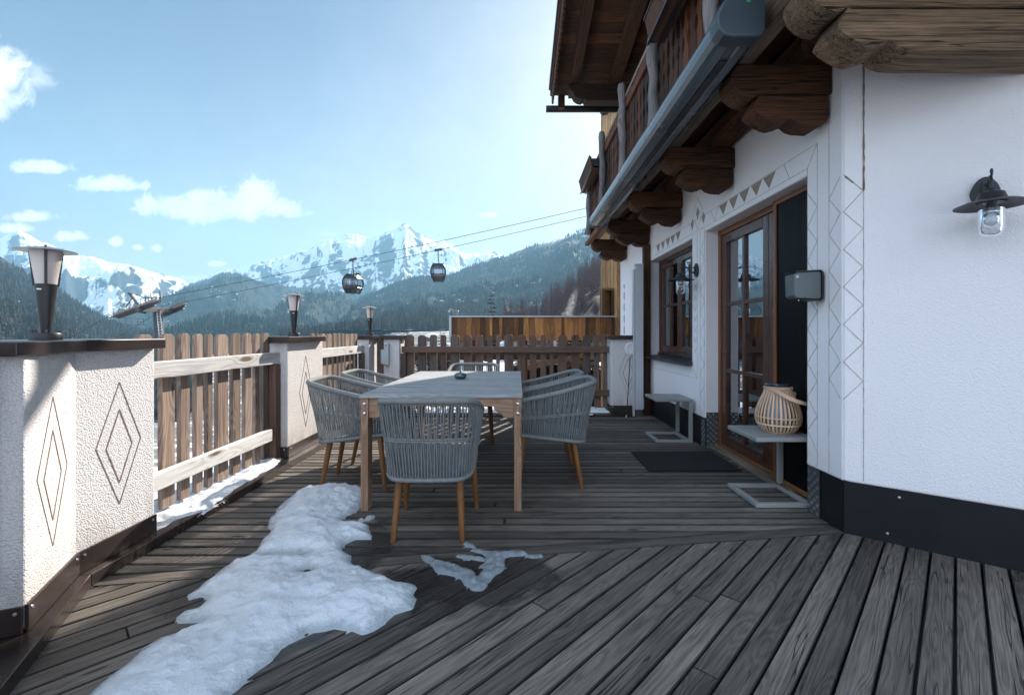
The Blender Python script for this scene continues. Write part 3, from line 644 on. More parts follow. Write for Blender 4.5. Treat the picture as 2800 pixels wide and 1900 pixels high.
# ------------------------------------------------------------------ rope chairs
def chair0(label):
    t = thing('rope_chair', label, 'chair', (0, 0, 0), 0, 'grey rope armchairs round the dining table')
    half = [(.258, .262, .635), (.266, .20, .664), (.272, .05, .695), (.272, -.12, .738), (.258, -.245, .774), (.205, -.318, .790), (.10, -.338, .792), (0, -.341, .792)]
    full = half+[(-x, y, z) for x, y, z in half[-2::-1]]
    bh = [(.222, .245, .405), (.228, .19, .402), (.236, .05, .388), (.236, -.10, .372), (.222, -.19, .36), (.175, -.243, .352), (.085, -.256, .35), (0, -.258, .35)]
    bf = bh+[(-x, y, z) for x, y, z in bh[-2::-1]]
    rim = arclen(crom(full, 200), 300); bot = arclen(crom(bf, 200), 300)
    mb = MB()
    ends = [Vector((.240, .262, .51)), Vector((.252, .270, .60))]
    path = arclen([Vector((.228, .25, .415))]+ends+rim+[Vector((-e.x, e.y, e.z)) for e in ends[::-1]]+[Vector((-.228, .25, .415))], 420)
    mb.tube(path, [.0185 if i % 2 else .0168 for i in range(len(path))], 10, tone=.5); obj('rim', mb, M['rope'], t, smooth=180)
    mb = MB(); mb.tube(arclen(bot, 260), [.0155 if i % 2 else .0138 for i in range(260)], 8, tone=.5)
    mb.tube([(.222, .245, .405), (.1, .25, .405), (-.1, .25, .405), (-.222, .245, .405)], .014, 8, tone=.5); obj('seat_ring', mb, M['rope'], t, smooth=180)
    mb = MB(); rnd = random.Random(5); N = 86
    def P(Q, u): u = max(0, min(.9999, u))*(len(Q)-1); k = int(u); return Q[k].lerp(Q[min(k+1, len(Q)-1)], u-k)
    ctr = Vector((0, -.02, 0))
    for layer in (0, 1):
        for i in range(N):
            u = (i+.5+(.42 if layer else 0))/N; ub = u+rnd.uniform(-.0022, .0022); ut = u+rnd.uniform(-.0022, .0022)
            a, c = P(rim, ut), P(bot, ub); ins = -.010 if layer else .008
            out = Vector((a.x, a.y-ctr.y, 0)).normalized()
            um = u+(.0035 if (i % 2) else -.0035)*(1 if not layer else -1)
            m1 = P(rim, um).lerp(P(bot, um), .48); m2 = P(rim, u).lerp(P(bot, u), .76)
            pts = [a+out*ins, a.lerp(m1, .5)+out*ins*.8+out*.004, m1+out*(.004 if not layer else -.003), m2+out*(ins*.5), c+out*ins]
            mb.tube(crom(pts, 7), .0035, 5, cap=False, tone=rnd.random())
    obj('rope_weave', mb, M['rope'], t, smooth=180)
    mid = [P(rim, i/119).lerp(P(bot, i/119), .48) for i in range(120)]
    mb = MB(); mb.tube(mid, .0062, 6, tone=.4); mb.tube([q+Vector((0, 0, -.012)) for q in mid], .0052, 6, tone=.6); obj('mid_band', mb, M['rope'], t, smooth=180)
    # woven seat slab
    mb = MB(); outl = [(q.x*.96, q.y*.97, q.z) for q in bot[::6]]+[(-.2, .243, .405), (-.1, .245, .405), (.1, .245, .405), (.2, .243, .405)][::1]
    k = len(outl); cz = .385
    vs = [(x, y, z+.022) for x, y, z in outl]+[(x*.98, y*.98, z-.008) for x, y, z in outl]+[(0, 0, cz+.008), (0, 0, cz-.01)]
    fs = [(i, (i+1) % k, 2*k) for i in range(k)]+[((i+1) % k+k, i+k, 2*k+1) for i in range(k)]+[(i+k, (i+1) % k+k, (i+1) % k, i) for i in range(k)]
    mb.add(vs, fs); obj('seat', mb, M['rope'], t, smooth=60)
    for sx, sy in ((1, 1), (-1, 1), (1, -1), (-1, -1)):
        top = Vector((sx*(.205 if sy > 0 else .168), .195 if sy > 0 else -.175, .385 if sy > 0 else .352)); bt = Vector((sx*(.232 if sy > 0 else .19), sy*.236, 0))
        mb = MB(); mb.tube([bt, bt.lerp(top, .02), bt.lerp(top, .5), top], [.0125, .0145, .0185, .0215], 16); l = obj('leg', mb, M['leg'], t, smooth=50)
    return t
ch = chair0('grey rope armchair nearest the camera, its back turned to it')
ch.location = (-.497, 2.735, 0); ch.rotation_euler.z = R(.5)
for x, y, a, lb in ((-1.225, 3.55, -90+4, 'nearer of the two rope armchairs on the fence side of the table'), (-1.225, 4.20, -90+2, 'farther rope armchair on the fence side of the table'),
                    (.245, 3.545, 90-2, 'nearer of the two rope armchairs on the house side of the table'), (.24, 4.19, 90, 'farther rope armchair on the house side of the table'),
                    (-.492, 4.945, 180, 'rope armchair at the far end of the table, before the rear fence')):
    c = copy_tree(ch); c.location = (x, y, 0); c.rotation_euler.z = R(a); c['label'] = lb

# ------------------------------------------------------------------ C-shaped side tables, lantern, mat
def ctable(label, x0, x1, y0, y1, h):
    t = thing('side_table', label, 'side table', ((x0+x1)/2, (y0+y1)/2, 0), 0, 'grey side tables along the house')
    mb = MB().box(x0, x1, y0, y1, h-.03, h); obj('table_top', mb, M['grey'], t, True, bevel=.006, seg=3)
    w = .036
    mb = MB().box(x0, x1, y0, y0+w, .004, .034).box(x0, x1, y1-w, y1, .004, .034).box(x0, x0+w, y0+w, y1-w, .004, .034).box(x1-w-.02, x1-.02, y0+w, y1-w, .004, .034)
    obj('foot_frame', mb, M['grey'], t, True, bevel=.005, seg=3)
    for ya in (y0, y1-w-.0):
        mb = MB().box(x1-w, x1, ya+.001, ya+w-.001, .0345, h-.0305); obj('upright', mb, M['grey'], t, True, bevel=.004)
    return t
ctable('empty grey C-shaped side table under the window', 1.445, 1.83, 4.755, 5.18, .462)
ctable('grey C-shaped side table at the door carrying a bamboo lantern', 1.565, 1.965, 2.985, 3.40, .465)
t = thing('bamboo_lantern', 'pear-shaped bamboo slat lantern with a strap handle, on the side table', 'lantern', (1.815, 3.175, .467))
prof = crom([(.085, 0, 0), (.11, 0, .014), (.138, 0, .06), (.146, 0, .105), (.135, 0, .165), (.112, 0, .225), (.092, 0, .27), (.085, 0, .303)], 26)
mb = MB(); N = 34
for i in range(N):
    a = 2*math.pi*i/N; ra = Vector((math.cos(a), math.sin(a), 0)); ta = Vector((-math.sin(a), math.cos(a), 0)); vs, fs, wc = [], [], []
    for k, p in enumerate(prof):
        for dr, dt in ((0, -.0064), (0, .0064), (-.003, .0064), (-.003, -.0064)): vs.append(ra*(p.x+dr)+ta*dt+Vector((0, 0, p.z))); wc.append((p.z, dt, dr))
    for k in range(len(prof)-1):
        o = 4*k
        for q in range(4): fs.append((o+q, o+(q+1) % 4, o+4+(q+1) % 4, o+4+q))
    mb.add(vs, fs, wc)
obj('slat_cage', mb, M['bamboo'], t, smooth=40)
def rp(z):
    for p, q in zip(prof, prof[1:]):
        if p.z <= z <= q.z: return p.x+(q.x-p.x)*(z-p.z)/max(1e-6, q.z-p.z)
    return .09
mb = MB()
for z in (.06, .107): r = rp(z); mb.lathe([(r-.0045, z-.005), (r+.0012, z-.005), (r+.0012, z+.005), (r-.0045, z+.005), (r-.0045, z-.005)], 48)
obj('hoop', mb, M['bamboo'], t, smooth=40)
mb = MB().lathe([(.0, 0), (.098, 0), (.102, .006), (.09, .012), (0, .012)], 40).lathe([(.080, .295), (.091, .295), (.092, .312), (.086, .315), (.08, .312), (.08, .295)], 44); obj('ring', mb, M['bamboo'], t, smooth=40)
mb = MB().lathe([(.0, .316), (.081, .316), (.083, .326), (.078, .334), (.03, .337), (0, .337)], 40); obj('solar_lid', mb, M['solar'], t, smooth=40)
mb = MB().lathe([(0, .014), (.055, .014), (.075, .06), (.082, .12), (.072, .19), (.06, .24), (.055, .285), (0, .285)], 32)
obj('inner_shade', mb, M['boxgrey'], t, smooth=50)
hp = crom([(-.03, -.0935, .302), (.02, -.125, .285), (.10, -.13, .245), (.165, -.075, .218), (.18, .0, .212), (.165, .075, .218), (.10, .13, .245), (.02, .125, .285), (-.03, .0935, .302)], 34)
mb = MB(); vs, fs, wc = [], [], []
for i, p in enumerate(hp):
    d = (hp[min(i+1, 33)]-hp[max(i-1, 0)]).normalized(); up = Vector((-.35, 0, 1)); up = (up-d*up.dot(d)).normalized(); sdv = d.cross(up)
    for a_, b2 in ((-.0016, -.0125), (.0016, -.0125), (.0016, .0125), (-.0016, .0125)): vs.append(p+sdv*a_+up*b2); wc.append((i*.012, b2, a_))
for i in range(33):
    o = 4*i
    for q in range(4): fs.append((o+q, o+(q+1) % 4, o+4+(q+1) % 4, o+4+q))
mb.add(vs, fs, wc, .7); obj('handle', mb, M['bamboo'], t, smooth=50)
t.rotation_euler.z = R(-38)
mb = MB().prism([(1.087, 3.775), (1.868, 3.79), (1.868, 4.40), (1.09, 4.375)], (0, 0, .003), (1, 0, 0), (0, 1, 0), (0, 0, 1), .011)
tag(obj('doormat', mb, M['rubber'], bevel=.003), 'black doormat before the glazed door', 'doormat')
# ------------------------------------------------------------------ house
WX = 1.87
CD = Vector((.784, -.62, 0)).normalized(); CN = Vector((-.62, -.784, 0)).normalized(); C0 = Vector((WX, 2.62, 0))
HY = 8.3
house = thing('alpine_house', 'white rendered house with painted ornaments and dark timber balcony', 'house', (WX, 5.4, 0))
def holed(mb, O, U, N, ub, vb, holes, th):
    O, U, N = Vector(O), Vector(U), Vector(N); idx = {}; vs, fs = [], []
    def V(i, j, k):
        if (i, j, k) not in idx: idx[(i, j, k)] = len(vs); vs.append(O+U*ub[i]+Vector((0, 0, vb[j]))-N*(th*k))
        return idx[(i, j, k)]
    nu, nv = len(ub)-1, len(vb)-1; solid = lambda i, j: 0 <= i < nu and 0 <= j < nv and (i, j) not in holes
    for i in range(nu):
        for j in range(nv):
            if not solid(i, j): continue
            f = [V(i, j, 0), V(i+1, j, 0), V(i+1, j+1, 0), V(i, j+1, 0)]; fs.append(tuple(f)); fs.append((V(i, j, 1), V(i, j+1, 1), V(i+1, j+1, 1), V(i+1, j, 1)))
            for di, dj, a, b_ in ((-1, 0, (i, j+1), (i, j)), (1, 0, (i+1, j), (i+1, j+1)), (0, -1, (i, j), (i+1, j)), (0, 1, (i+1, j+1), (i, j+1))):
                if not solid(i+di, j+dj): fs.append((V(*a, 0), V(*a, 1), V(*b_, 1), V(*b_, 0)))
    mb.add(vs, fs)
DY0, DY1, WY0, WY1, HD = 2.95, 4.55, 4.887, 6.46, 2.165
mb = MB(); ub = [0, HY-WY1, HY-WY0, HY-DY1, HY-DY0, HY-2.62]; vb = [.30, .81, HD, 2.96]
holed(mb, (WX, HY, 0), (0, -1, 0), (-1, 0, 0), ub, vb, {(1, 1), (3, 0), (3, 1)}, .30); obj('wall', mb, M['wall'], house, True, bevel=.012, seg=3)
mb = MB(); L = 4.6; O = C0-Vector((0, 0, 0))
vs = [C0, C0+CD*L, C0+CD*L-CN*.3, Vector((WX+.30, 2.625, 0))]
vs = [Vector((v.x, v.y, z)) for z in (.30, 2.96) for v in vs]
mb.add(vs, [(3, 2, 1, 0), (4, 5, 6, 7), (0, 1, 5, 4), (1, 2, 6, 5), (2, 3, 7, 6), (3, 0, 4, 7)]); obj('wall', mb, M['wall'], house, True, bevel=.012, seg=3)
mb = MB().box(WX, 5.2, HY-.3, HY, .30, 2.96); mb.v = [Vector((v.x+.302 if v.x < 2 else v.x, v.y, v.z)) for v in mb.v]; obj('wall', mb, M['wall'], house, True)
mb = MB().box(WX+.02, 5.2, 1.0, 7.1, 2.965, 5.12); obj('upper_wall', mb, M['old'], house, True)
# plinth
x0 = WX+.010
for a, b_ in ((2.633, 2.83), (4.655, 6.46), (6.4605, HY)): mb = MB().box(x0, x0+.1, a, b_, -.3, .298); obj('plinth', mb, M['plinth'], house, True, bevel=.003)
q = C0-CN*.010; s = .018
for a, b_ in ((.004, 2.3), (2.304, 4.6)):
    vs = [q+CD*a, q+CD*b_, q+CD*b_-CN*.1, q+CD*(a+.05)-CN*.1]; vs = [Vector((v.x, v.y, z)) for z in (-.3, .299) for v in vs]
    mb = MB(); mb.add(vs, [(3, 2, 1, 0), (4, 5, 6, 7), (0, 1, 5, 4), (1, 2, 6, 5), (2, 3, 7, 6), (3, 0, 4, 7)]); obj('plinth', mb, M['plinth'], house, True, bevel=.002)
for a, z in ((.25, .258), (1.5, .258), (.2, .05), (.9, .045)): p = q+CD*a+Vector((0, 0, z))+CN*.0005; mb = MB(); mb.lathe([(.008, 0), (.006, .003), (0, .004)], 12, p, Matrix.Rotation(math.atan2(CN.y, CN.x), 4, 'Z') @ Matrix.Rotation(R(90), 4, 'Y')); obj('screw', mb, M['steel'], house, True)
# chequer plate on the door jambs
def plate(mb, mb2, O, U, Wn, w, h):
    O, U, Wn = Vector(O), Vector(U), Vector(Wn); Z = Vector((0, 0, 1))
    mb.beam(O+U*w/2+Wn*.002, O+U*w/2+Wn*.002+Z*h, w, .004, Wn)
    r = 0; z = .018
    while z < h-.012:
        c = .016+(.027 if r % 2 else 0)
        while c < w-.008:
            p = O+U*c+Z*z+Wn*.0042; sg = 1 if ((int(c/.027)+r) % 2) else -1
            for k in (-1, 0, 1):
                d = (U*.7*sg+Z*.7).normalized(); n2 = Wn.cross(d); b0 = p+n2*(k*.0062); mb2.beam(b0-d*.012, b0+d*.012, .0042, .004, Wn)
            c += .054
        z += .027; r += 1
for O, U, Wn, w, h in (((WX+.008, 2.832, 0), (0, 1, 0), (-1, 0, 0), .112, .298), ((WX+.008, 4.556, 0), (0, 1, 0), (-1, 0, 0), .098, .298), ((WX+.012, DY1-.003, 0), (1, 0, 0), (0, -1, 0), .125, .36)):
    mb = MB(); mb2 = MB(); plate(mb, mb2, O, U, Wn, w, h); pl_ = obj('chequer_plate', mb, M['plate'], house, True); obj('tread_pattern', mb2, M['steel'], pl_, True)

# ornaments scratched into the render
wq = lambda y, z: Vector((WX-.0012, y, z)); cq = lambda a, z: C0+CD*a+CN*.0012+Vector((0, 0, z))
def lines(mb, segs, w, nrm, p=.0):
    for a, b_ in segs:
        d = (b_-a); L = d.length; d.normalize(); s = nrm.cross(d); N = max(2, int(L/.03)); vs, fs = [], []
        for k in range(N+1):
            c = a+d*(L*k/N)+s*random.uniform(-.0006, .0006); ww = w*random.uniform(.6, 1.2); vs += [c-s*ww/2-nrm*.001, c+s*ww/2-nrm*.001, c+s*ww*.35+nrm*.001, c-s*ww*.35+nrm*.001]
        for k in range(N): o = 4*k; fs += [(o+3, o+2, o+6, o+7), (o+2, o+1, o+5, o+6), (o, o+3, o+7, o+4)]
        mb.add(vs, fs)
nx = Vector((-1, 0, 0)); mb = MB(); sg = []
sg += [(wq(2.734, .32), wq(2.734, 2.42)), (wq(2.937, .34), wq(2.937, 2.21)), (wq(2.840, .32), wq(2.840, 2.335)), (wq(2.84, 2.335), wq(6.44, 2.335)), (wq(2.937, 2.212), wq(6.44, 2.212)), (wq(2.84, 2.335), wq(2.937, 2.212))]
for k in range(6): z = 2.06-.2146*k; sg += [(wq(2.637, z), wq(2.734, z-.107)), (wq(2.734, z-.107), wq(2.637, z-.2146))]
for k in range(15):
    z = 2.05-.109*k; a, b_ = (2.937, 2.842) if k % 2 == 0 else (2.842, 2.937); sg.append((wq(a, z), wq(b_, z-.109)))
sg += [(wq(4.745, 2.19), wq(4.745, .68)), (wq(4.745, .68), wq(6.43, .675)), (wq(4.56, .33), wq(4.56, 2.2)), (wq(4.665, .33), wq(4.665, 2.2)), (wq(4.745, .68), wq(4.86, .79))]
for k in range(16):
    z = 2.1-.105*k; a, b_ = (4.56, 4.665) if k % 2 == 0 else (4.665, 4.56); sg.append((wq(a, z), wq(b_, z-.105)))
for k in range(9):
    z = 1.85-.11*k; s = 1 if k < 4 else -1; sg += [(wq(4.765, z-.03*s), wq(4.80, z+.03*s)), (wq(4.80, z+.03*s), wq(4.835, z-.03*s))]
sg += [(wq(4.73, 2.56), wq(4.60, 2.395)), (wq(4.60, 2.395), wq(4.73, 2.225)), (wq(4.73, 2.225), wq(4.86, 2.395)), (wq(4.86, 2.395), wq(4.73, 2.56)), (wq(3.2, 2.335), wq(3.13, 2.212)), (wq(4.4, 2.335), wq(4.32, 2.212)), (wq(4.32, 2.212), wq(4.24, 2.335))]
lines(mb, sg, .0042, nx); obj('scratched_lines', mb, M['orn2'], house, True)
mb = MB(); sg = [(cq(.096, .32), cq(.096, 2.70))]
for k in range(6): z = 2.06-.2146*k; sg += [(cq(.004, z), cq(.094, z-.107)), (cq(.094, z-.107), cq(.004, z-.2146))]
lines(mb, sg, .0048, CN); obj('scratched_lines', mb, M['orn2'], house, True)
mb = MB(); lines(mb, [(cq(.096, 1.95), cq(.096, 2.72))], .010, CN, .001); lines(mb, [(cq(.012, 2.05), cq(.05, 2.004))], .009, CN); obj('scratched_lines', mb, M['groove'], house, True)
def tri(y0, y1, z0, z1, down=True, mat='orn'):
    mb = MB()
    p = [(y0, z1), (y1, z1), ((y0+y1)/2, z0)] if down else [(y0, z0), (y1, z0), ((y0+y1)/2, z1)]
    mb.prism(p, (WX+.001, 0, 0), (0, 1, 0), (0, 0, 1), (-1, 0, 0), .0026); obj('painted_triangle', mb, M[mat], house, True)
for y in (3.385, 3.565, 3.755, 3.945, 4.14): tri(y-.085, y+.085, 2.225, 2.328)
for y in (5.31, 5.49, 5.67, 5.86, 6.06): tri(y-.082, y+.082, 2.225, 2.328)
mb = MB(); mb.prism([(4.73, 2.46), (4.685, 2.395), (4.73, 2.33), (4.775, 2.395)], (WX+.001, 0, 0), (0, 1, 0), (0, 0, 1), (-1, 0, 0), .0026)
obj('painted_rhombus', mb, M['orn'], house, True); mb = MB(); mb.prism([(4.585, 2.37), (4.54, 2.32), (4.585, 2.25), (4.625, 2.32)], (WX+.001, 0, 0), (0, 1, 0), (0, 0, 1), (-1, 0, 0), .0026)
obj('painted_rhombus', mb, M['orn'], house, True); mb = MB(); mb.prism([(4.875, 2.37), (4.835, 2.32), (4.875, 2.25), (4.92, 2.32)], (WX+.001, 0, 0), (0, 1, 0), (0, 0, 1), (-1, 0, 0), .0026)
obj('painted_rhombus', mb, M['orn'], house, True)
for k in range(6): z = 2.0-.2*k; tri(7.93, 8.07, z-.09, z, True, 'orn2'); tri(7.93, 8.07, z-.19, z-.10, False, 'orn2')

# glazed door
dr = obj('door', MB().box(2.0, 2.06, DY1-.052, DY1, .03, HD), M['frame_o'], house, True, bevel=.004)
mb = MB().box(2.0, 2.06, DY0, DY0+.03, .03, HD).box(2.001, 2.061, DY0+.03, DY1-.052, HD-.055, HD-.002).box(2.001, 2.061, DY0+.03, DY1-.052, .031, .06); obj('outer_frame', mb, M['frame_o'], dr, True, bevel=.004)
def sash(y0, y1, z0, z1, cols, rows, x=2.012, st=.085, bot=.10):
    mb = MB(); th = .05
    mb.box(x, x+th, y0, y0+st, z0, z1).box(x, x+th, y1-st, y1, z0, z1).box(x+.001, x+th-.001, y0+st, y1-st, z1-st, z1).box(x+.001, x+th-.001, y0+st, y1-st, z0, z0+bot)
    for c in cols: mb.box(x+.004, x+th-.006, c-.019, c+.019, z0+bot, z1-st)
    cs = [y0+st]+sorted(cols)+[y1-st]
    for r in rows:
        for a, b_ in zip(cs, cs[1:]):
            mb.box(x+.006, x+th-.008, a+(.019 if a in cols else 0), b_-(.019 if b_ in cols else 0), r-.018, r+.018)
    bead = MB()
    return mb, (y0+st, y1-st, z0+bot, z1-st, x+.026)
for y0, y1, c in ((3.655, 4.49, 4.075), (2.985, 3.65, 3.30)):
    mb, g = sash(y0, y1, .062, HD-.058, [c], [.79, 1.43]); obj('door_leaf', mb, M['frame'], dr, True, bevel=.005, seg=2)
    mb = MB().box(g[4], g[4]+.006, g[0]-.005, g[1]+.005, g[2]-.005, g[3]+.005); obj('pane', mb, M['pane'], dr, True)
mb = MB().box(2.005, 2.011, 3.70, 4.44, .142, .155).box(2.005, 2.011, 3.05, 3.60, .142, .155); obj('weather_bar', mb, M['iron'], dr, True)
mb = MB().box(1.955, 1.985, 3.455, 3.487, .035, HD-.01).box(1.956, 1.984, DY0+.005, 3.455, HD-.045, HD-.01).box(1.956, 1.984, DY0+.005, 3.455, .035, .07); s_ = obj('screen_frame', mb, M['frame_o'], dr, True, bevel=.004)
mb = MB().box(1.968, 1.971, DY0+.004, 3.456, .069, HD-.044); obj('insect_screen', mb, M['screen'], dr, True)
mb = MB().box(1.915, 1.998, DY0+.28, DY1-.004, .002, .04); obj('threshold', mb, M['log'], dr, True, bevel=.006)
def curtain(y0, y1, x, z0, z1, sweep=0.):
    N = 60; vs, fs = [], []
    for i in range(N+1):
        for j in range(14):
            f = i/N; v = j/13; yy = y0+(y1-y0)*f
            pull = sweep*math.exp(-((v-.0)/.22)**2)
            vs.append((x+.022*math.sin(f*34+.6*math.sin(5*v)), yy+pull*(1-f), z0+(z1-z0)*v))
    for i in range(N):
        for j in range(13): a = i*14+j; fs.append((a, a+14, a+15, a+1))
    return MB().add(vs, fs)
obj('curtain', curtain(4.06, 4.44, 2.105, .06, 2.1, .0), M['curtain'], dr, True, smooth=180)
obj('curtain', curtain(3.68, 3.78, 2.105, .06, 2.1), M['curtain'], dr, True, smooth=180)
# window
wn = obj('window', MB().box(2.0, 2.06, WY1-.055, WY1, .86, HD).box(2.0, 2.06, WY0, WY0+.055, .86, HD).box(2.001, 2.061, WY0+.055, WY1-.055, HD-.055, HD-.002).box(2.001, 2.061, WY0+.055, WY1-.055, .862, .90), M['frame'], house, True, bevel=.004)
for y0, y1 in ((4.944, 5.668), (5.672, 6.403)):
    mb, g = sash(y0, y1, .902, HD-.058, [(y0+y1)/2], [1.52], st=.07, bot=.08); obj('sash', mb, M['frame'], wn, True, bevel=.004)
    mb = MB().box(g[4], g[4]+.006, g[0]-.005, g[1]+.005, g[2]-.005, g[3]+.005); obj('pane', mb, M['pane'], wn, True)
mb = MB().prism([(1.795, .800), (1.795, .825), (1.81, .832), (2.01, .858), (2.01, .812), (1.83, .812), (1.83, .800)], (0, WY0-.02, 0), (1, 0, 0), (0, 0, 1), (0, 1, 0), WY1-WY0+.03); obj('sill', mb, M['iron'], wn, True, bevel=.003)
mb = MB().box(1.985, 1.999, WY0, WY1, .859, .885); obj('weather_bar', mb, M['iron'], wn, True)
for a, b_ in ((6.08, 6.38), (5.42, 5.64)): obj('curtain', curtain(a, b_, 2.105, .9, 2.12), M['curtain'], wn, True, smooth=180)
# dark rooms behind the glass
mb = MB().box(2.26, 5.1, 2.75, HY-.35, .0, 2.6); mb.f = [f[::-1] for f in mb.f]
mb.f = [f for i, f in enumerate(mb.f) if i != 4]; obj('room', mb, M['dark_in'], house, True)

# timber: corbels, beams, balcony
up = [(1.319, 2.75), (1.27, 2.70), (1.264, 2.655), (1.283, 2.607), (1.32, 2.572), (1.352, 2.557), (1.40, 2.548), (1.444, 2.575)]
lo = [(1.444, 2.580), (1.398, 2.487), (1.427, 2.458), (1.473, 2.43), (1.515, 2.409), (1.548, 2.402), (1.593, 2.413), (1.633, 2.432), (1.668, 2.402), (1.714, 2.388), (1.793, 2.383)]
def corbel(y, th, x1, mat, up=up, lo=lo):
    mb = MB().prism(up+[(x1, 2.572), (x1, 2.735), (x1-.02, 2.75)], (0, y, 0), (1, 0, 0), (0, 0, 1), (0, 1, 0), th, long='u')
    e = [(x1-.031, 2.41), (x1-.015, 2.445), (x1-.015, 2.568)] if x1 < 2 else [(x1, 2.383), (x1, 2.568)]
    mb.prism(lo+e+[(1.46, 2.568)], (0, y+.008, 0), (1, 0, 0), (0, 0, 1), (0, 1, 0), th-.016, long='u')
    c = obj('corbel', mb, mat, house, True, bevel=.015, seg=2); return c
for y in (2.70, 3.91, 5.15, 6.41, 7.75): corbel(y, .17, WX-.001, M['corbel'])
corbel(1.98, .20, 2.86, M['corbel_pale'])
for x0, x1, z0, z1, y0, y1, m in ((1.275, 1.43, 2.752, 2.905, .6, 8.08, 'log'), (1.655, 1.868, 2.752, 2.93, 2.66, 8.2, 'corbel')):
    mb = MB(); N = 60; vs, fs, wc = [], [], []; rnd = random.Random(3)
    cs = [(0, .3), (0, .8), (.15, 1), (.85, 1), (1, .8), (1, .25), (.8, 0), (.22, 0)]
    for i in range(N+1):
        y = y0+(y1-y0)*i/N
        for k, (a, b_) in enumerate(cs):
            jx, jz = (.010*mnoise.noise((y*2.3, k*3.1, 1)), .010*mnoise.noise((y*2.3, k*3.1, 7))) if m == 'log' else (0, 0)
            if b_ == 0: jz = max(jz, 0) if m != 'log' else abs(jz)*.5
            vs.append((x0+(x1-x0)*a+jx, y, z0+(z1-z0)*b_+jz)); wc.append((y, a*.15, b_*.15))
    for i in range(N):
        for k in range(8): fs.append((i*8+k, i*8+(k+1) % 8, i*8+8+(k+1) % 8, i*8+8+k))
    fs += [tuple(range(8))[::-1], tuple(range(N*8, N*8+8))]; mb.add(vs, fs, wc); obj('beam', mb, M[m], house, True)
mb = MB(); a = C0+CN*.102+Vector((0, 0, 2.815)); mb.beam(a+CD*.10, a+CD*4.5, .2, .19); obj('beam', mb, M['corbel'], house, True, bevel=.02)
mb = MB(); k = 0
x = 1.17
fl = [(1.20, .6), (1.20, 8.12), (WX+.3, 8.12), (WX+.3, 2.8), (4.6, .4), (4.4, .2)]
for i in range(30):
    q = fl
    q = clip(q, (1.2+i*.12, 0), (1, 0)); q = clip(q, (1.2+i*.12+.115, 0), (-1, 0)) if q else q
    if q and len(q) > 2: mb.prism(q, (0, 0, 2.962), (1, 0, 0), (0, 1, 0), (0, 0, 1), .035)
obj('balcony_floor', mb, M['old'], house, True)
mb = MB()
for y in (3.2, 4.4, 5.65, 7.0): mb.beam((1.43, y, 2.86), (1.66, y, 2.86), .1, .12)
obj('joist', mb, M['old'], house, True)
# railing of carved boards
rail = obj('balcony_railing', MB().box(1.215, 1.325, .6, 8.08, 3.815, 3.86), M['log'], house, True, bevel=.008)
mb = MB().box(1.222, 1.249, .6, 8.08, 3.70, 3.80).box(1.29, 1.32, .6, 8.07, 3.0, 3.07); obj('lower_rail', mb, M['old'], rail, True, bevel=.006)
mb = MB(); y = .62; rnd = random.Random(11)
while y < 8.02:
    w = rnd.choice((.11, .125, .135, .12)); g = .006
    sh = [(0, 0), (.0, .33), (.014, .36), (.026, .40), (.012, .44), (.0, .455), (.0, .50), (.020, .54), (.026, .585), (.010, .635), (0, .65), (0, .86)]
    P = [(y+g+a, 2.93+b_) for a, b_ in sh]+[(y+w-g-a, 2.93+b_) for a, b_ in sh[::-1]]
    mb.prism(P, (1.277, 0, 0), (0, 1, 0), (0, 0, 1), (-1, 0, 0), .026+rnd.uniform(-.003, .004)); y += w
obj('railing_boards', mb, M['old'], rail, True, bevel=.003)
mb = MB()
for x in np.arange(1.30, 1.86, .118): mb.box(x, x+.11, 8.05, 8.078, 2.93, 3.80)
obj('railing_boards', mb, M['old'], rail, True)
for y in (1.6, 2.8, 4.0, 5.2, 6.42, 7.62):
    mb = MB(); rnd = random.Random(int(y*10)); pts = [(1.19+.010*rnd.uniform(-1, 1), y+.01*rnd.uniform(-1, 1), z) for z in np.linspace(2.80, 3.985, 9)]
    mb.tube(crom(pts, 20), [.043+.005*math.sin(i*.8+y) for i in range(19)]+[.034], 14); obj('railing_post', mb, M['post'], rail, True, smooth=50)
# fascia board at the far end
mb = MB().box(1.20, 1.268, 6.7, 8.12, 2.70, 2.76).box(1.19, 1.27, 6.5, 8.13, 2.905, 2.955); obj('fascia', mb, M['old'], house, True)
# corner post of the house and downpipe-like timber
mb = MB().box(1.772, 1.868, 6.40, 6.49, .0, 2.40); obj('timber_post', mb, M['corbel'], house, True, bevel=.008)

# roof with underside boards, rafters, verge and gutter
def rz_(y): return 5.18+.14*(7.735-y)
th = math.atan(.14); mb = MB(); y = -1.0
while y < 7.735:
    w = .19; vs = [(x, yy, rz_(yy)+dz) for dz in (0, .03) for yy in (y, min(7.735, y+w-.006)) for x in (.592, 6.)]
    mb.add(vs, [(0, 2, 3, 1), (4, 5, 7, 6), (0, 1, 5, 4), (2, 6, 7, 3), (0, 4, 6, 2), (1, 3, 7, 5)], [(v[0], v[1], v[2]) for v in vs]); y += w
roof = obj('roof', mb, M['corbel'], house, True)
for x, w in ((.836, .134), (1.471, .162), (2.3, .16), (3.2, .16), (4.1, .16)):
    mb = MB(); mb.beam((x+w/2, -1, rz_(-1)-.078), (x+w/2, 7.59, rz_(7.59)-.078), w, .15); obj('rafter', mb, M['corbel'], roof, True, bevel=.008)
mb = MB(); mb.prism([(0.808, 5.099), (0.812, 5.010), (0.871, 4.965), (0.898, 4.903), (0.951, 4.865), (1.012, 4.849), (1.050, 4.874), (1.077, 4.835), (5.000, 4.835), (5.000, 5.099)], (0, 7.2, 0), (1, 0, 0), (0, 0, 1), (0, 1, 0), .2, long='u'); obj('purlin', mb, M['old'], roof, True, bevel=.012)
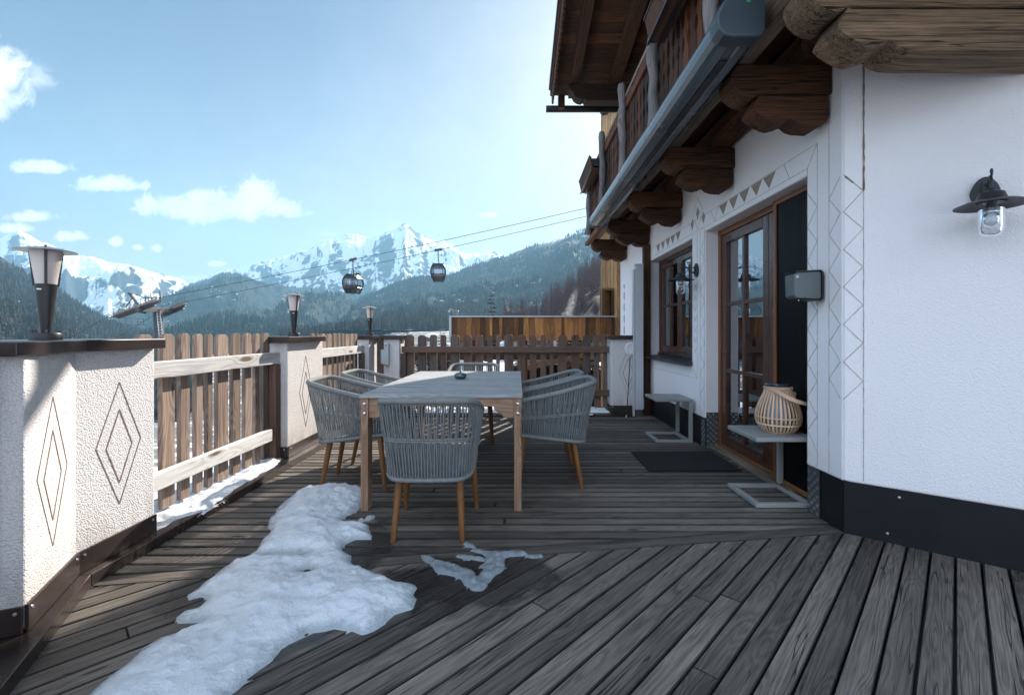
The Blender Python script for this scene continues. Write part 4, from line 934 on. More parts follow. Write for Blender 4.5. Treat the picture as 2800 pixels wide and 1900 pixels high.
mb = MB(); mb.beam((.588, -1, rz_(-1)-.03), (.588, 7.735, rz_(7.735)-.03), .03, .24)
for i in range(86): y = -.9+i*.1; mb.beam((.588, y+.05, rz_(y)-.15), (.588, y+.05, rz_(y)-.19), .062, .028, (1, 0, 0))
mb.beam((.565, -1, rz_(-1)+.07), (.565, 7.77, rz_(7.77)+.07), .03, .12); obj('verge_board', mb, M['corbel'], roof, True)
mb = MB(); mb.beam((.539, -1, rz_(-1)+.12), (.539, 7.735, rz_(7.735)+.12), .03, .06); obj('verge_flashing', mb, M['black'], roof, True)
mb = MB(); mb.add([(x, y, rz_(y)+dz) for dz in (.032, .22) for y in (-1, 7.735) for x in (.58, 6.)], [(0, 2, 3, 1), (4, 5, 7, 6), (0, 1, 5, 4), (2, 6, 7, 3), (0, 4, 6, 2), (1, 3, 7, 5)]); obj('roof_deck', mb, M['black'], roof, True)
mb = MB(); mb.tube([(.485, 7.81, 4.992), (6., 7.81, 4.992)], .056, 18); obj('gutter', mb, M['black'], roof, True, smooth=50)
mb = MB(); mb.beam((.735, 7.68, 5.15), (.735, 7.68, 4.935), .11, .1, (0, 1, 0)); obj('rafter_end', mb, M['corbel'], roof, True, bevel=.006)

# ------------------------------------------------------------------ things fixed to the house
t = thing('awning', 'long closed blue-grey awning cassette under the balcony railing', 'awning', (1.14, 4.3, 2.8))
prof = [(1.12, 2.865), (1.07, 2.835), (1.02, 2.775), (1.002, 2.735), (.999, 2.705), (1.006, 2.672), (1.026, 2.648), (1.05, 2.640), (1.10, 2.637), (1.104, 2.648), (1.15, 2.648), (1.154, 2.634), (1.205, 2.640), (1.222, 2.658), (1.224, 2.865)]
mb = MB().prism(prof, (0, 2.36, 0), (1, 0, 0), (0, 0, 1), (0, 1, 0), 4.02); obj('cassette', mb, M['awning'], t, True, bevel=.006, seg=2)
cp = [(1.12, 2.878), (1.06, 2.845), (1.01, 2.78), (.991, 2.735), (.988, 2.70), (.998, 2.66), (1.025, 2.632), (1.06, 2.624), (1.21, 2.626), (1.232, 2.65), (1.236, 2.878)]
for y in (2.26, 6.382):
    mb = MB().prism(cp, (0, y, 0), (1, 0, 0), (0, 0, 1), (0, 1, 0), .097 if y < 3 else .03); obj('end_cap', mb, M['awncap'] if y < 3 else M['awning'], t, True, bevel=.012, seg=3)
mb = MB().box(1.135, 1.153, 2.257, 2.259, 2.79, 2.799); obj('sticker', mb, M['green_st'], t, True)
mb = MB().box(1.106, 1.148, 2.5, 6.3, 2.634, 2.646); obj('front_rail', mb, M['black'], t, True, bevel=.004)
for y in (2.75, 4.6, 6.25): mb = MB().box(1.225, 1.30, y, y+.1, 2.715, 2.76).box(1.20, 1.226, y+.02, y+.08, 2.622, 2.72); obj('bracket', mb, M['iron'], t, True, bevel=.003)
for y0, y1, lb in ((6.56, 7.72, 'farther wooden flower box on the balcony railing'), (2.45, 3.73, 'nearer wooden flower box on the balcony railing, cut by the frame')):
    t = thing('flower_box', lb, 'flower box', (1.13, (y0+y1)/2, 3.5), 0, 'flower boxes on the balcony railing')
    mb = MB().prism([(1.035, 3.705), (1.075, 3.515), (1.20, 3.515), (1.20, 3.705), (1.18, 3.705), (1.18, 3.54), (1.095, 3.54), (1.06, 3.705)], (0, y0+.012, 0), (1, 0, 0), (0, 0, 1), (0, 1, 0), y1-y0-.024); obj('box', mb, M['corbel'], t, True, bevel=.003)
    mb = MB()
    for y in (y0, y1-.01): mb.prism([(1.06, 3.672), (1.095, 3.56), (1.19, 3.56), (1.19, 3.672)], (0, y+.012 if y == y0 else y-.014, 0), (1, 0, 0), (0, 0, 1), (0, 1, 0), .012)
    obj('end_plate', mb, M['black'], t, True)
    mb = MB(); mb.beam((1.034, y0, 3.71), (1.034, y1, 3.71), .012, .014); mb.beam((1.066, y0, 3.512), (1.066, y1, 3.512), .022, .014); mb.beam((1.148, y0+.01, 3.509), (1.148, y1-.01, 3.509), .03, .01); obj('trim', mb, M['black'], t, True)
    mb = MB().box(1.065, 1.178, y0+.03, y1-.03, 3.60, 3.64); obj('soil', mb, M['tyre'], t, True)

# wall lamps
t = thing('wall_lamp', 'larger-looking black barn lamp with glass jar on the angled white wall', 'lamp', (0, 0, 0), 0, 'black wall lamps on the house')
pe = [(.055*math.cos(a)*(1-.22*max(0, math.sin(a))), .078*math.sin(a) if math.sin(a) > 0 else .065*math.sin(a)) for a in [2*math.pi*i/36 for i in range(36)]]
mb = MB().prism(pe, (0, 0, .0), (0, 1, 0), (0, 0, 1), (1, 0, 0), .02); obj('wall_plate', mb, M['iron'], t, bevel=.006)
mb = MB(); mb.tube(crom([(.015, 0, -.03), (.06, 0, -.01), (.10, 0, .03), (.14, 0, .045), (.17, 0, .02), (.175, 0, -.02)], 26), .0065, 10)
mb.tube(crom([(.015, 0, .03), (.07, 0, .036), (.12, 0, .028), (.165, 0, .035), (.185, 0, .055), (.175, 0, .07), (.16, 0, .06)], 24), .0048, 8)
mb.box(.018, .03, -.013, .013, -.02, .05); obj('arm', mb, M['iron'], t, smooth=50)
mb = MB().lathe([(.0, .0), (.012, 0), (.016, -.012), (.045, -.025), (.055, -.055), (.060, -.060), (.095, -.067), (.132, -.083), (.1325, -.0855), (.095, -.073), (.055, -.068), (.05, -.058), (.04, -.032), (0, -.02)], 44, (.172, 0, -.015)); obj('hood', mb, M['iron'], t, smooth=40)
mb = MB().lathe([(.0455, -.072), (.0465, -.185), (.042, -.212), (.028, -.228), (0, -.232)], 40, (.172, 0, -.015)); obj('glass_jar', mb, M['clear'], t, smooth=60)
mb = MB().lathe([(.018, -.06), (.022, -.095), (.030, -.112), (.029, -.118), (0, -.118)], 24, (.172, 0, -.015)); sk = obj('socket', mb, M['steel'], t, smooth=40)
mb = MB().lathe([(.024, -.1185), (.031, -.132), (.034, -.150), (.030, -.170), (.018, -.184), (0, -.188)], 28, (.172, 0, -.015)); obj('bulb', mb, M['bulb'], t, smooth=60)
p = C0+CD*.575+CN*.001; t.location = (p.x, p.y, 1.845); t.rotation_euler.z = math.atan2(CN.y, CN.x)
l2 = copy_tree(t); l2.location = (WX-.001, 4.745, 1.80); l2.rotation_euler.z = math.pi; l2['label'] = 'black barn lamp with glass jar beside the window'
# speaker
t = thing('wall_speaker', 'grey box-shaped outdoor speaker on the wall by the door', 'speaker', (1.77, 2.79, 1.44))
mb = MB().prism([(1.682, 1.375), (1.70, 1.362), (1.838, 1.356), (1.846, 1.37), (1.846, 1.515), (1.835, 1.528), (1.69, 1.520), (1.678, 1.50)], (0, 2.765, 0), (1, 0, 0), (0, 0, 1), (0, 1, 0), .10); obj('cabinet', mb, M['speaker'], t, True, bevel=.012, seg=3)
mb = MB().prism([(1.676, 1.517), (1.69, 1.5285), (1.84, 1.536), (1.856, 1.52), (1.856, 1.36), (1.84, 1.347), (1.72, 1.351), (1.72, 1.3545), (1.84, 1.3555), (1.8465, 1.37), (1.8465, 1.515), (1.838, 1.5285), (1.69, 1.5205)], (0, 2.76, 0), (1, 0, 0), (0, 0, 1), (0, 1, 0), .11); obj('rim', mb, M['black'], t, True, bevel=.002)
mb = MB().box(1.8565, 1.869, 2.775, 2.86, 1.38, 1.50); obj('bracket', mb, M['iron'], t, True, bevel=.003)
mb = MB().box(1.69, 1.705, 2.7628, 2.765, 1.485, 1.502); obj('badge', mb, M['boxgrey'], t, True)
mb = MB().lathe([(.004, 0), (.004, .004), (0, .005)], 10, (1.712, 2.776, 1.352), Matrix.Rotation(R(180), 4, 'X')); obj('screw', mb, M['steel'], t, True)
# folded side screen, crank and disc
t = thing('side_screen', 'tall light grey folded side-screen cassette beside the timber post', 'screen', (1.655, 6.27, 0))
mb = MB().box(1.605, 1.715, 6.21, 6.30, .105, 2.08); obj('cassette', mb, M['screen_box'], t, True, bevel=.006)
mb = MB().box(1.575, 1.60, 6.215, 6.29, .012, 2.02); obj('pull_bar', mb, M['screen_box'], t, True, bevel=.004)
mb = MB().box(1.5995, 1.604, 6.225, 6.28, .12, 1.99); obj('fabric', mb, M['tyre'], t, True)
mb = MB().box(1.60, 1.72, 6.205, 6.305, 2.0805, 2.095).box(1.716, 1.726, 6.24, 6.28, 1.93, 1.96).box(1.716, 1.726, 6.22, 6.27, .12, .26); obj('end_cap', mb, M['screen_box'], t, True, bevel=.003)
t = thing('crank_rod', 'thin black crank rod leaning on the white rear pillar', 'rod', (1.475, 6.2, 0))
mb = MB(); mb.tube([(1.475, 6.17, .02), (1.53, 6.20, .83)], .006, 10); obj('shaft', mb, M['black'], t, True, smooth=50)
mb = MB(); mb.tube(crom([(1.475, 6.17, .02), (1.468, 6.168, .012), (1.46, 6.166, .018), (1.478, 6.165, .045)], 10), .006, 8); obj('hook', mb, M['steel'], t, True, smooth=50)
t = thing('cable_reel', 'round white plastic disc on the rear pillar above the crank rod', 'reel', (1.53, 6.25, .93))
mb = MB().lathe([(.0, .0), (.06, 0), (.072, .01), (.072, .03), (.05, .036), (.045, .03), (0, .03)], 36, (1.545, 6.265, .94), Matrix.Rotation(R(90), 4, 'X') @ Matrix.Scale(1.25, 4, (0, 1, 0))); obj('disc', mb, M['white_pl'], t, True, smooth=40)
mb = MB(); mb.tube(crom([(1.53, 6.225, .86), (1.535, 6.215, .84), (1.53, 6.205, .82)], 6), .004, 6); obj('cord', mb, M['white_pl'], t, True)
# ------------------------------------------------------------------ timber-clad annexe behind, parapet, wall, cars
YB = 9.45
ax0 = (1645-CX)/F*YB
t = thing('timber_annexe', 'larch-clad annexe with a square window niche behind the house', 'building', (ax0+1, YB, -1.2))
mb = MB(); x = ax0+.012; nx0, nx1, nz0, nz1 = [at(1650, 870, YB).x, at(1672, 870, YB).x, at(0, 872, YB).z, at(0, 795, YB).z]
ztop = 5.95
while x < ax0+4.5:
    w = random.choice((.045, .06, .075, .09)); d = random.choice((0, .012, .02))
    spans = [(-1.2, ztop)]
    if x < nx1 and x+w > nx0: spans = [(-1.2, nz0), (nz1, ztop)]
    for a, b_ in spans: mb.box(x, x+w-.006, YB-d, YB+.03, a, b_)
    x += w
obj('cladding', mb, M['larch'], t, True)
mb = MB().box(ax0+.02, ax0+4.5, YB+.25, YB+1.3, -1.2, ztop); mb.v = []; mb.f = []; mb.wc = []; mb.t = []; mb.prism([(ax0, YB+.001), (ax0+.02, YB+.20), (ax0+4.5, YB+.25), (ax0+4.5, YB+1.5), (ax0+1.7, YB+1.5)], (0, 0, -1.2), (1, 0, 0), (0, 1, 0), (0, 0, 1), ztop+1.2); obj('wall', mb, M['larch'], t, True)
mb = MB().box(nx0-.03, nx0, YB-.035, YB+.25, nz0, nz1).box(nx1, nx1+.05, YB-.035, YB+.25, nz0, nz1).box(nx0-.03, nx1+.05, YB-.036, YB+.25, nz1, nz1+.05).box(nx0, nx1, YB+.22, YB+.249, nz0, nz1); obj('window_niche', mb, M['orange'], t, True)
mb = MB(); mb.add([(ax0-.06, YB-.12, ztop-.3), (ax0+.4, YB-.12, ztop+.02), (ax0+4.6, YB-.12, ztop+.02), (ax0+4.6, YB+1.6, ztop+.02), (ax0+2.1, YB+1.6, ztop+.02), (ax0+1.7, YB+1.6, ztop-.3)]+[(ax0-.06, YB-.12, ztop-.22), (ax0+.4, YB-.12, ztop+.12), (ax0+4.6, YB-.12, ztop+.12), (ax0+4.6, YB+1.6, ztop+.12), (ax0+2.1, YB+1.6, ztop+.12), (ax0+1.7, YB+1.6, ztop-.22)],
     [(5, 4, 1, 0), (4, 3, 2, 1), (6, 7, 10, 11), (7, 8, 9, 10), (0, 1, 7, 6), (1, 2, 8, 7), (2, 3, 9, 8), (3, 4, 10, 9), (4, 5, 11, 10), (5, 0, 6, 11)]); obj('roof_edge', mb, M['black'], t, True)
YP = 9.3
p0, p1 = (1235-CX)/F*YP, (1682-CX)/F*YP; zt = at(0, 866, YP).z; zb = at(0, 931, YP).z
t = thing('terrace_parapet', 'orange-brown boarded parapet of a raised terrace behind the rear fence', 'parapet', ((p0+p1)/2, YP, -1.2))
mb = MB(); x = p0
while x < p1-.03:
    w = min(random.choice((.06, .085, .11, .14, .18)), p1-x); mb.box(x, x+w-.004, YP-random.choice((0, .008, .014)), YP+.03, zb, zt-.012); x += w
obj('boards', mb, M['orange'], t, True)
mb = MB().box(p0-.05, p1+.02, YP-.05, YP+.14, zt-.01, zt+.02).box(p0-.05, p0, YP-.04, YP+.1, zb-.02, zt-.011); obj('capping', mb, M['flash'], t, True)
mb = MB().box(p0+.01, p1, YP+.035, YP+4.5, zb+.02, zb+.28); obj('floor_slab', mb, M['chaletw'], t, True)
mb = MB().box(p0+.25, p0+.45, YP+.2, YP+.4, -1.25, zb+.02).box(p0+1.4, p0+1.55, YP+.2, YP+.4, -1.25, zb+.02); obj('pillar', mb, M['old'], t, True)
mb = MB().box(p0-.8, p1-.6, YP+.05, YP+.12, .60, .78); obj('crossbeam', mb, M['old'], t, True)
mb = MB(); mb.beam((.2, 9.3, .45), (2.2, 8.9, .92), .08, .10); obj('brace', mb, M['orange'], t, True)
t = thing('stone_wall', 'dark rubble retaining wall below the annexe', 'wall', (2.5, 13.9, -1.2))
mb = MB(); rnd = random.Random(4)
for r in range(9):
    x = 1.0+rnd.uniform(0, .2)
    while x < 5:
        w = rnd.uniform(.25, .5); mb.box(x, x+w-.02, 13.6-rnd.uniform(0, .06), 14.2, -1.3+r*.27, -1.3+r*.27+.255); x += w
obj('stones', mb, M['stone'], t, True, bevel=.04)

def car(label, loc, rz):
    t = thing('parked_car', label, 'car', loc, rz, 'cars parked below the terrace')
    prof = [(-2.15, .32), (-2.2, .55), (-2.17, .82), (-2.05, .90), (-1.75, 1.38), (-1.5, 1.52), (-.5, 1.56), (.35, 1.50), (1.05, 1.02), (1.95, .88), (2.17, .70), (2.2, .42), (2.1, .30)]
    mb = MB(); ys = [(-.86, .965), (-.78, 1.0), (0, 1.0), (.78, 1.0), (.86, .965)]; vs, fs = [], []; n = len(prof)
    for y, k in ys:
        for x, z in prof: tp = max(0, (z-.95)/.6); vs.append((x*(1 if k == 1 else .99), y*(1-.16*tp), z if k == 1 else .3+(z-.3)*.97))
    for i in range(len(ys)-1):
        for k in range(n): j = (k+1) % n; fs.append((i*n+k, i*n+j, i*n+n+j, i*n+n+k))
    fs += [tuple(range(n)), tuple(range((len(ys)-1)*n, len(ys)*n))[::-1]]; mb.add(vs, fs); obj('body', mb, M['carpaint'], t, smooth=45, bevel=.03)
    mb = MB(); mb.add([(-2.035, -.70, .95), (-2.035, .70, .95), (-1.785, .58, 1.36), (-1.785, -.58, 1.36)], [(0, 1, 2, 3)]); obj('rear_window', mb, M['carglass'], t)
    mb = MB(); mb.add([(1.05, -.68, 1.045), (1.05, .68, 1.045), (.42, .58, 1.475), (.42, -.58, 1.475)], [(0, 1, 2, 3)]); obj('windscreen', mb, M['carglass'], t)
    for s in (-1, 1):
        mb = MB(); mb.add([(-1.6, s*.865, 1.0), (.75, s*.865, 1.0), (.25, s*.775, 1.43), (-1.4, s*.775, 1.45)], [(0, 1, 2, 3)]); obj('side_window', mb, M['carglass'], t)
        mb = MB().box(-2.21, -2.1, s*.78-.09, s*.78+.06, .72, .90); obj('tail_light', mb, M['red'], t, bevel=.015)
        mb = MB().box(2.02, 2.15, s*.66-.16, s*.66+.16, .66, .78); obj('headlight', mb, M['clear'], t, bevel=.015)
        mb = MB().box(-1.3, .2, s*.62-.02, s*.62+.02, 1.57, 1.60); obj('roof_rack', mb, M['steel'], t, bevel=.008)
        for x in (-1.35, 1.35):
            mb = MB(); mb.lathe([(.18, -.1), (.31, -.1), (.33, -.06), (.33, .06), (.31, .1), (.18, .1)], 28, (x, s*.80, .33), Matrix.Rotation(R(90), 4, 'X')); w = obj('wheel', mb, M['tyre'], t, smooth=40)
            mb = MB(); mb.lathe([(.0, -.085), (.18, -.085), (.18, .085), (.0, .085)], 20, (x, s*.80, .33), Matrix.Rotation(R(90), 4, 'X')); obj('rim', mb, M['steel'], w, smooth=40)
    mb = MB().box(-1.35, .25, -.58, .58, 1.565, 1.60); obj('roof_snow', mb, M['snow'], t, bevel=.02)
    return t
car('black car parked below the terrace, behind the right of the rear fence', (.75, 12.6, -1.2), R(80))
car('second dark car, half hidden at the right end of the rear fence', (2.75, 12.3, -1.25), R(86))

# ------------------------------------------------------------------ cable car
PA, QA = Vector((-44.7, 57, 5.72)), Vector((7.8, 50, 15.55)); PB, QB = Vector((-45.4, 62, 5.49)), Vector((8.62, 55, 15.95))
TAL, TAR = Vector((-51.0, 57.4, 3.62)), Vector((-45.3, 57.0, 5.50)); TBL, TBR = Vector((-49.3, 62.3, 3.95)), Vector((-45.5, 62, 5.38))
for nm, TL, TR, Q, lb in (('A', TAL, TAR, QA, 'upper, nearer haul rope of the cable car'), ('B', TBL, TBR, QB, 'lower, farther haul rope of the cable car')):
    mb = MB(); e = TL+(TL-TR).normalized()*60+Vector((0, 0, -7)); L = []
    for i in range(13): f = i/12; q = e.lerp(TL, f); L.append(q-Vector((0, 0, 1.2*math.sin(math.pi*f))))
    D = TR+(Q-TR)*1.5
    for i in range(31): f = i/30; q = TR.lerp(D, f); L.append(q-Vector((0, 0, .7*math.sin(math.pi*f))))
    mb.tube(L, .032, 6); tag(obj('haul_rope', mb, M['cable'], smooth=180), lb, 'cable', 'cables of the cable car')
def onrope(TR, Q, ratio):
    D = TR+(Q-TR)*1.5; best = None
    for i in range(3001):
        f = i/3000; q = TR.lerp(D, f)-Vector((0, 0, .7*math.sin(math.pi*f)))
        e = abs(q.x/q.y-ratio)
        if best is None or e < best[0]: best = (e, q)
    return best[1]
t = thing('gondola', 'left cable-car cabin hanging from the upper rope, its side showing', 'gondola', (0, 0, 0), 0, 'cabins on the cable car')
# origin at the grip; the cabin hangs below
zp = [(-4.0, .52), (-3.92, .64), (-3.4, .84), (-2.9, .94), (-2.55, .93), (-2.2, .84), (-1.9, .70), (-1.78, .58)]
def ring(z, k, n=36, sx=1.0, sy=1.12):
    out = []
    for i in range(n):
        a = 2*math.pi*i/n; c, s = math.cos(a), math.sin(a); e = .42
        out.append(Vector((sx*k*math.copysign(abs(c)**e, c), sy*k*math.copysign(abs(s)**e, s), z)))
    return out
mb = MB()
def shell(mb, rows, out=0.):
    n = 36; vs, fs = [], []
    for z, k in rows: vs += ring(z, k+out)
    for i in range(len(rows)-1):
        for k in range(n): fs.append((i*n+k, i*n+(k+1) % n, i*n+n+(k+1) % n, i*n+n+k))
    mb.add(vs, fs); return n, len(rows)
shell(mb, zp[:3]); mb.add(ring(-4.0, .52), [tuple(range(36))[::-1]]); obj('lower_body', mb, M['gond'], t, smooth=50)
mb = MB(); shell(mb, zp[5:]); mb.add(ring(-1.78, .58), [tuple(range(36))]); obj('roof', mb, M['gond'], t, smooth=50)
mb = MB(); shell(mb, zp[2:6]); obj('windows', mb, M['gpane'], t, smooth=50)
mb = MB()
for i in (1, 4, 9-2, 9+2, 14, 17, 19, 22, 25, 29, 32, 35):
    pts = []
    for z, k in zp: q = ring(z, k)[i % 36]; q = Vector((q.x*1.01, q.y*1.01, q.z)); pts.append(q)
    mb.tube(pts, .042, 6)
for z, k in ((-3.35, .858), (-2.25, .862)): mb.tube(ring(z, k+.005), .035, 6, closed=True)
obj('frame', mb, M['gond'], t, smooth=50)
mb = MB().box(-.75, .75, -.5, .5, -3.5, -3.42).box(-.75, .75, -.55, -.45, -3.42, -3.0).box(-.75, .75, .45, .55, -3.42, -3.0); obj('bench', mb, M['black'], t)
mb = MB(); mb.tube(crom([(0, 0, -.1), (0, 0, -.8), (.02, 0, -1.25), (.10, 0, -1.6), (.16, 0, -1.72)], 16), .055, 8); mb.box(-.66, .66, -.30, .30, -1.77, -1.70).box(-.68, -.60, -.32, .32, -1.78, -1.62).box(.60, .68, -.32, .32, -1.78, -1.62); mb.beam((.0, 0, -.62), (-.22, 0, -.55), .05, .05); mb.beam((.7, 0, -1.72), (1.25, 0, -1.78), .05, .05); obj('hanger', mb, M['gond'], t, smooth=40)
mb = MB().box(-.45, .45, -.09, .09, -.12, .10, M=Matrix.Rotation(R(-10.6), 4, 'Y'))
for x in (-.33, -.12, .12, .33): mb.lathe([(.0, -.05), (.10, -.05), (.10, .05), (0, .05)], 14, (x, .05, .12+x*.19), Matrix.Rotation(R(90), 4, 'X'))
obj('grip', mb, M['gond'], t)
q = onrope(TAR, QA, (965-CX)/F); t.location = q; t.rotation_euler.z = R(-14); t.scale = (1, 1, 1)
g2 = copy_tree(t); g2.location = onrope(TBR, QB, (1198-CX)/F); g2.rotation_euler.z = R(8); g2['label'] = 'right cable-car cabin hanging from the lower rope'
# pylon
pc = Vector((-47.3, 59.7, 4.1))
t = thing('cable_car_pylon', 'steel cable-car pylon with wheel batteries and a ladder beyond the near pillar', 'pylon', (pc.x+.9, 59.7, -8))
mb = MB(); mb.tube([(pc.x+1.2, 59.7, -10), (pc.x, 59.7, pc.z+.1)], [.62, .50], 24); obj('column', mb, M['pyl'], t, True, smooth=50)
mb = MB(); mb.beam((pc.x+.1, 56.4, pc.z), (pc.x+.1, 63.2, pc.z+.2), .55, .6); mb.beam((pc.x-.6, 58.5, pc.z-.3), (pc.x-.3, 57.0, pc.z-.2), .25, .3); obj('crossarm', mb, M['pyl'], t, True, bevel=.03)
def train(L, Rr, zoff):
    d = (Rr-L); n = 12; mb = MB(); dn = d.normalized(); up = Vector((0, 1, 0)).cross(dn); up = up if up.z > 0 else -up
    mb.beam(L-up*.52, Rr-up*.52, .22, .26); mb.beam(L.lerp(Rr, .08)-up*.78, L.lerp(Rr, .92)-up*.78, .30, .22)
    for f in (.06, .2, .34, .48, .62, .76, .9): mb.beam(L.lerp(Rr, f)-up*.8, L.lerp(Rr, f+.06)-up*.34, .10, .12)
    o = obj('wheel_battery', mb, M['pyl'], t, True)
    for i in range(n):
        p = L.lerp(Rr, (i+.5)/n)-up*.27; mb = MB(); mb.lathe([(.10, -.06), (.24, -.06), (.25, 0), (.24, .06), (.10, .06)], 20, (0, 0, 0), Matrix.Rotation(R(90), 4, 'X')); mb.v = [v+p for v in mb.v]; obj('wheel', mb, M['sheave'], o, True, smooth=40)
    return up
up = train(TAL+Vector((-.1, 0, .06)), TAR+Vector((.1, 0, .06)), 0); train(TBL, TBR, 0)
def walk(mb, L, Rr, off, hgt=.9, n=9):
    mb.beam(L+off, Rr+off, .5, .05)
    for k in range(n): q = L.lerp(Rr, k/(n-1))+off; mb.beam(q+Vector((0, -.25, 0)), q+Vector((0, -.25, hgt)), .035, .035)
    for h in (hgt, hgt*.5): mb.beam(L+off+Vector((0, -.25, h)), Rr+off+Vector((0, -.25, h)), .03, .03)
mb = MB(); walk(mb, TAL, TAR, Vector((0, -.5, -.55))); walk(mb, TBL+Vector((1, 0, .3)), TBR+Vector((.7, 0, .2)), Vector((0, -.5, -.5))); walk(mb, Vector((pc.x-4.6, 58.6, 2.35)), Vector((pc.x-.7, 58.6, 2.2)), Vector((0, 0, 0)), .8, 6); obj('catwalk', mb, M['pyl'], t, True)
mb = MB(); a = Vector((pc.x+.62, 59.1, pc.z-.1)); b_ = Vector((pc.x+2.05, 59.1, -10))
for dx in (-.22, .22): mb.beam(a+Vector((dx, 0, 0)), b_+Vector((dx, 0, 0)), .07, .07)
for k in range(40): q = a.lerp(b_, k/40); mb.beam(q-Vector((.22, 0, 0)), q+Vector((.22, 0, 0)), .05, .05)
obj('ladder', mb, M['steel'], t, True)
mb = MB()
fa = [at(x/7.497+250, y/7.497+760, 57.2) for x, y in ((790, 320), (950, 530), (700, 600), (850, 400), (930, 340), (1090, 410), (1330, 400), (1400, 270), (1410, 520))]
mb.beam(fa[0], fa[1], .22, .28); mb.beam(fa[2], fa[3], .10, .10); mb.beam(fa[4], fa[5], .09, .09); mb.beam(fa[7], fa[8], .10, .10); mb.beam(fa[5], fa[6], .10, .12); mb.beam(fa[0]+Vector((-.2, 0, .05)), fa[0]+Vector((.25, 0, -.1)), .25, .25)
rnd = random.Random(2)
for k in range(16): q = fa[5].lerp(fa[6], k/15); mb.beam(q, q+Vector((rnd.uniform(-.1, .1), 0, rnd.uniform(-.6, .7))), .05, .05)
for x in (1110, 1170, 1335, 1420): a = at(x/7.497+250, 520/7.497+760, 57.2); mb.beam(a, a+Vector((0, 0, .95)), .05, .05)
obj('lifting_frame', mb, M['pyl'], t, True)

# ------------------------------------------------------------------ terrain
def interp(rdg, px): xs = [p[0] for p in rdg]; ys = [p[1] for p in rdg]; return np.interp(px, xs, ys)
def slope_mesh(name, rdg, px0, px1, Y0, Yr, Y1, zf, zbk, nu, nv, power, namp, nlen, seed, mat, jag=0., spur=0., front=None):
    px = np.linspace(px0, px1, nu); v = np.linspace(0, 1, nv); nb = nv//4
    hz = H+(CY-interp(rdg, px))/F*Yr
    hz = hz+jag*fbm(px*.02, 0*px+seed, 6, seed, .55)*(Yr/F)
    Xr = (px-CX)/F
    A, Vv = np.meshgrid(Xr, v, indexing='ij'); Hh = hz[:, None]
    Y = Y0+(Yr-Y0)*Vv; X = A*Y
    z0 = zf if front is None else front(X, Y)
    Z = z0+(Hh-z0)*Vv**power
    env = np.clip(Vv*3, 0, 1)*np.clip((1-Vv)*2.2, 0, 1)
    Z = Z+env*namp*ridged(X/nlen, Y/(nlen*2.2), 6, seed, .5)
    if spur: Z = Z+np.clip((1-Vv)*6, 0, 1)*np.clip(Vv*3, 0, 1)*spur*ridged(A*Yr/(nlen*.35), Vv*1.6, 5, seed+5, .55)
    zl = H+(Hh-H)*Y/Yr; soft = (Hh-z0)*.03+2.; ex = np.minimum(Z-zl, 6*soft)/soft; Z = np.where(Vv < 1, zl-soft*(np.log1p(np.exp(-ex))-np.log(2.)*np.clip((Vv-.9)*10, 0, 1)), Z)
    wob = namp*.12*np.clip((1-Vv)*4, 0, 1)*fbm(X/(nlen*.12), Y/(nlen*.12), 4, seed+3); Z = Z+wob*np.clip(Vv*3, 0, 1)
    Yb = Yr+(Y1-Yr)*np.linspace(0, 1, nb+1)[1:]; A2, Y2 = np.meshgrid(Xr, Yb, indexing='ij'); w = (Y2-Yr)/(Y1-Yr)
    Z2 = Hh*(1-w)+zbk*w-namp*.2*w*(1-w)*ridged(A2*Y2/nlen, Y2/nlen, 4, seed+1)
    du = np.gradient(Z, axis=0)/np.maximum(1e-3, np.gradient(X, axis=0)); dv = np.gradient(Z, axis=1)/np.maximum(1e-3, np.gradient(Y, axis=1)); st = np.hypot(du, dv); st = np.clip((st-np.median(st))/(st.std()+1e-6), -2, 2)
    rock = .42+.13*st+.20*fbm(A*Yr/(nlen*.10)+.35*fbm(A*Yr/90., Vv*14, 3, seed+2), Vv*9, 5, seed+8, .6)+.12*fbm(A*Yr/(nlen*.5), Vv*3, 3, seed+6)+.10*(1-2*Vv)
    rock = np.concatenate([rock, .4+0*A2], 1)
    X = np.concatenate([X, A2*Y2], 1); Y = np.concatenate([Y, Y2], 1); Z = np.concatenate([Z, Z2], 1)
    n2 = nv+nb; I = np.arange(nu*n2).reshape(nu, n2)
    q = np.stack([I[:-1, :-1], I[1:, :-1], I[1:, 1:], I[:-1, 1:]], -1).reshape(-1, 4)
    o = npobj(name, np.stack([X, Y, Z], -1).reshape(-1, 3), q, mat, attrs={'rock': rock.ravel()}); tag(o, kind='structure')
    return X, Y, Z
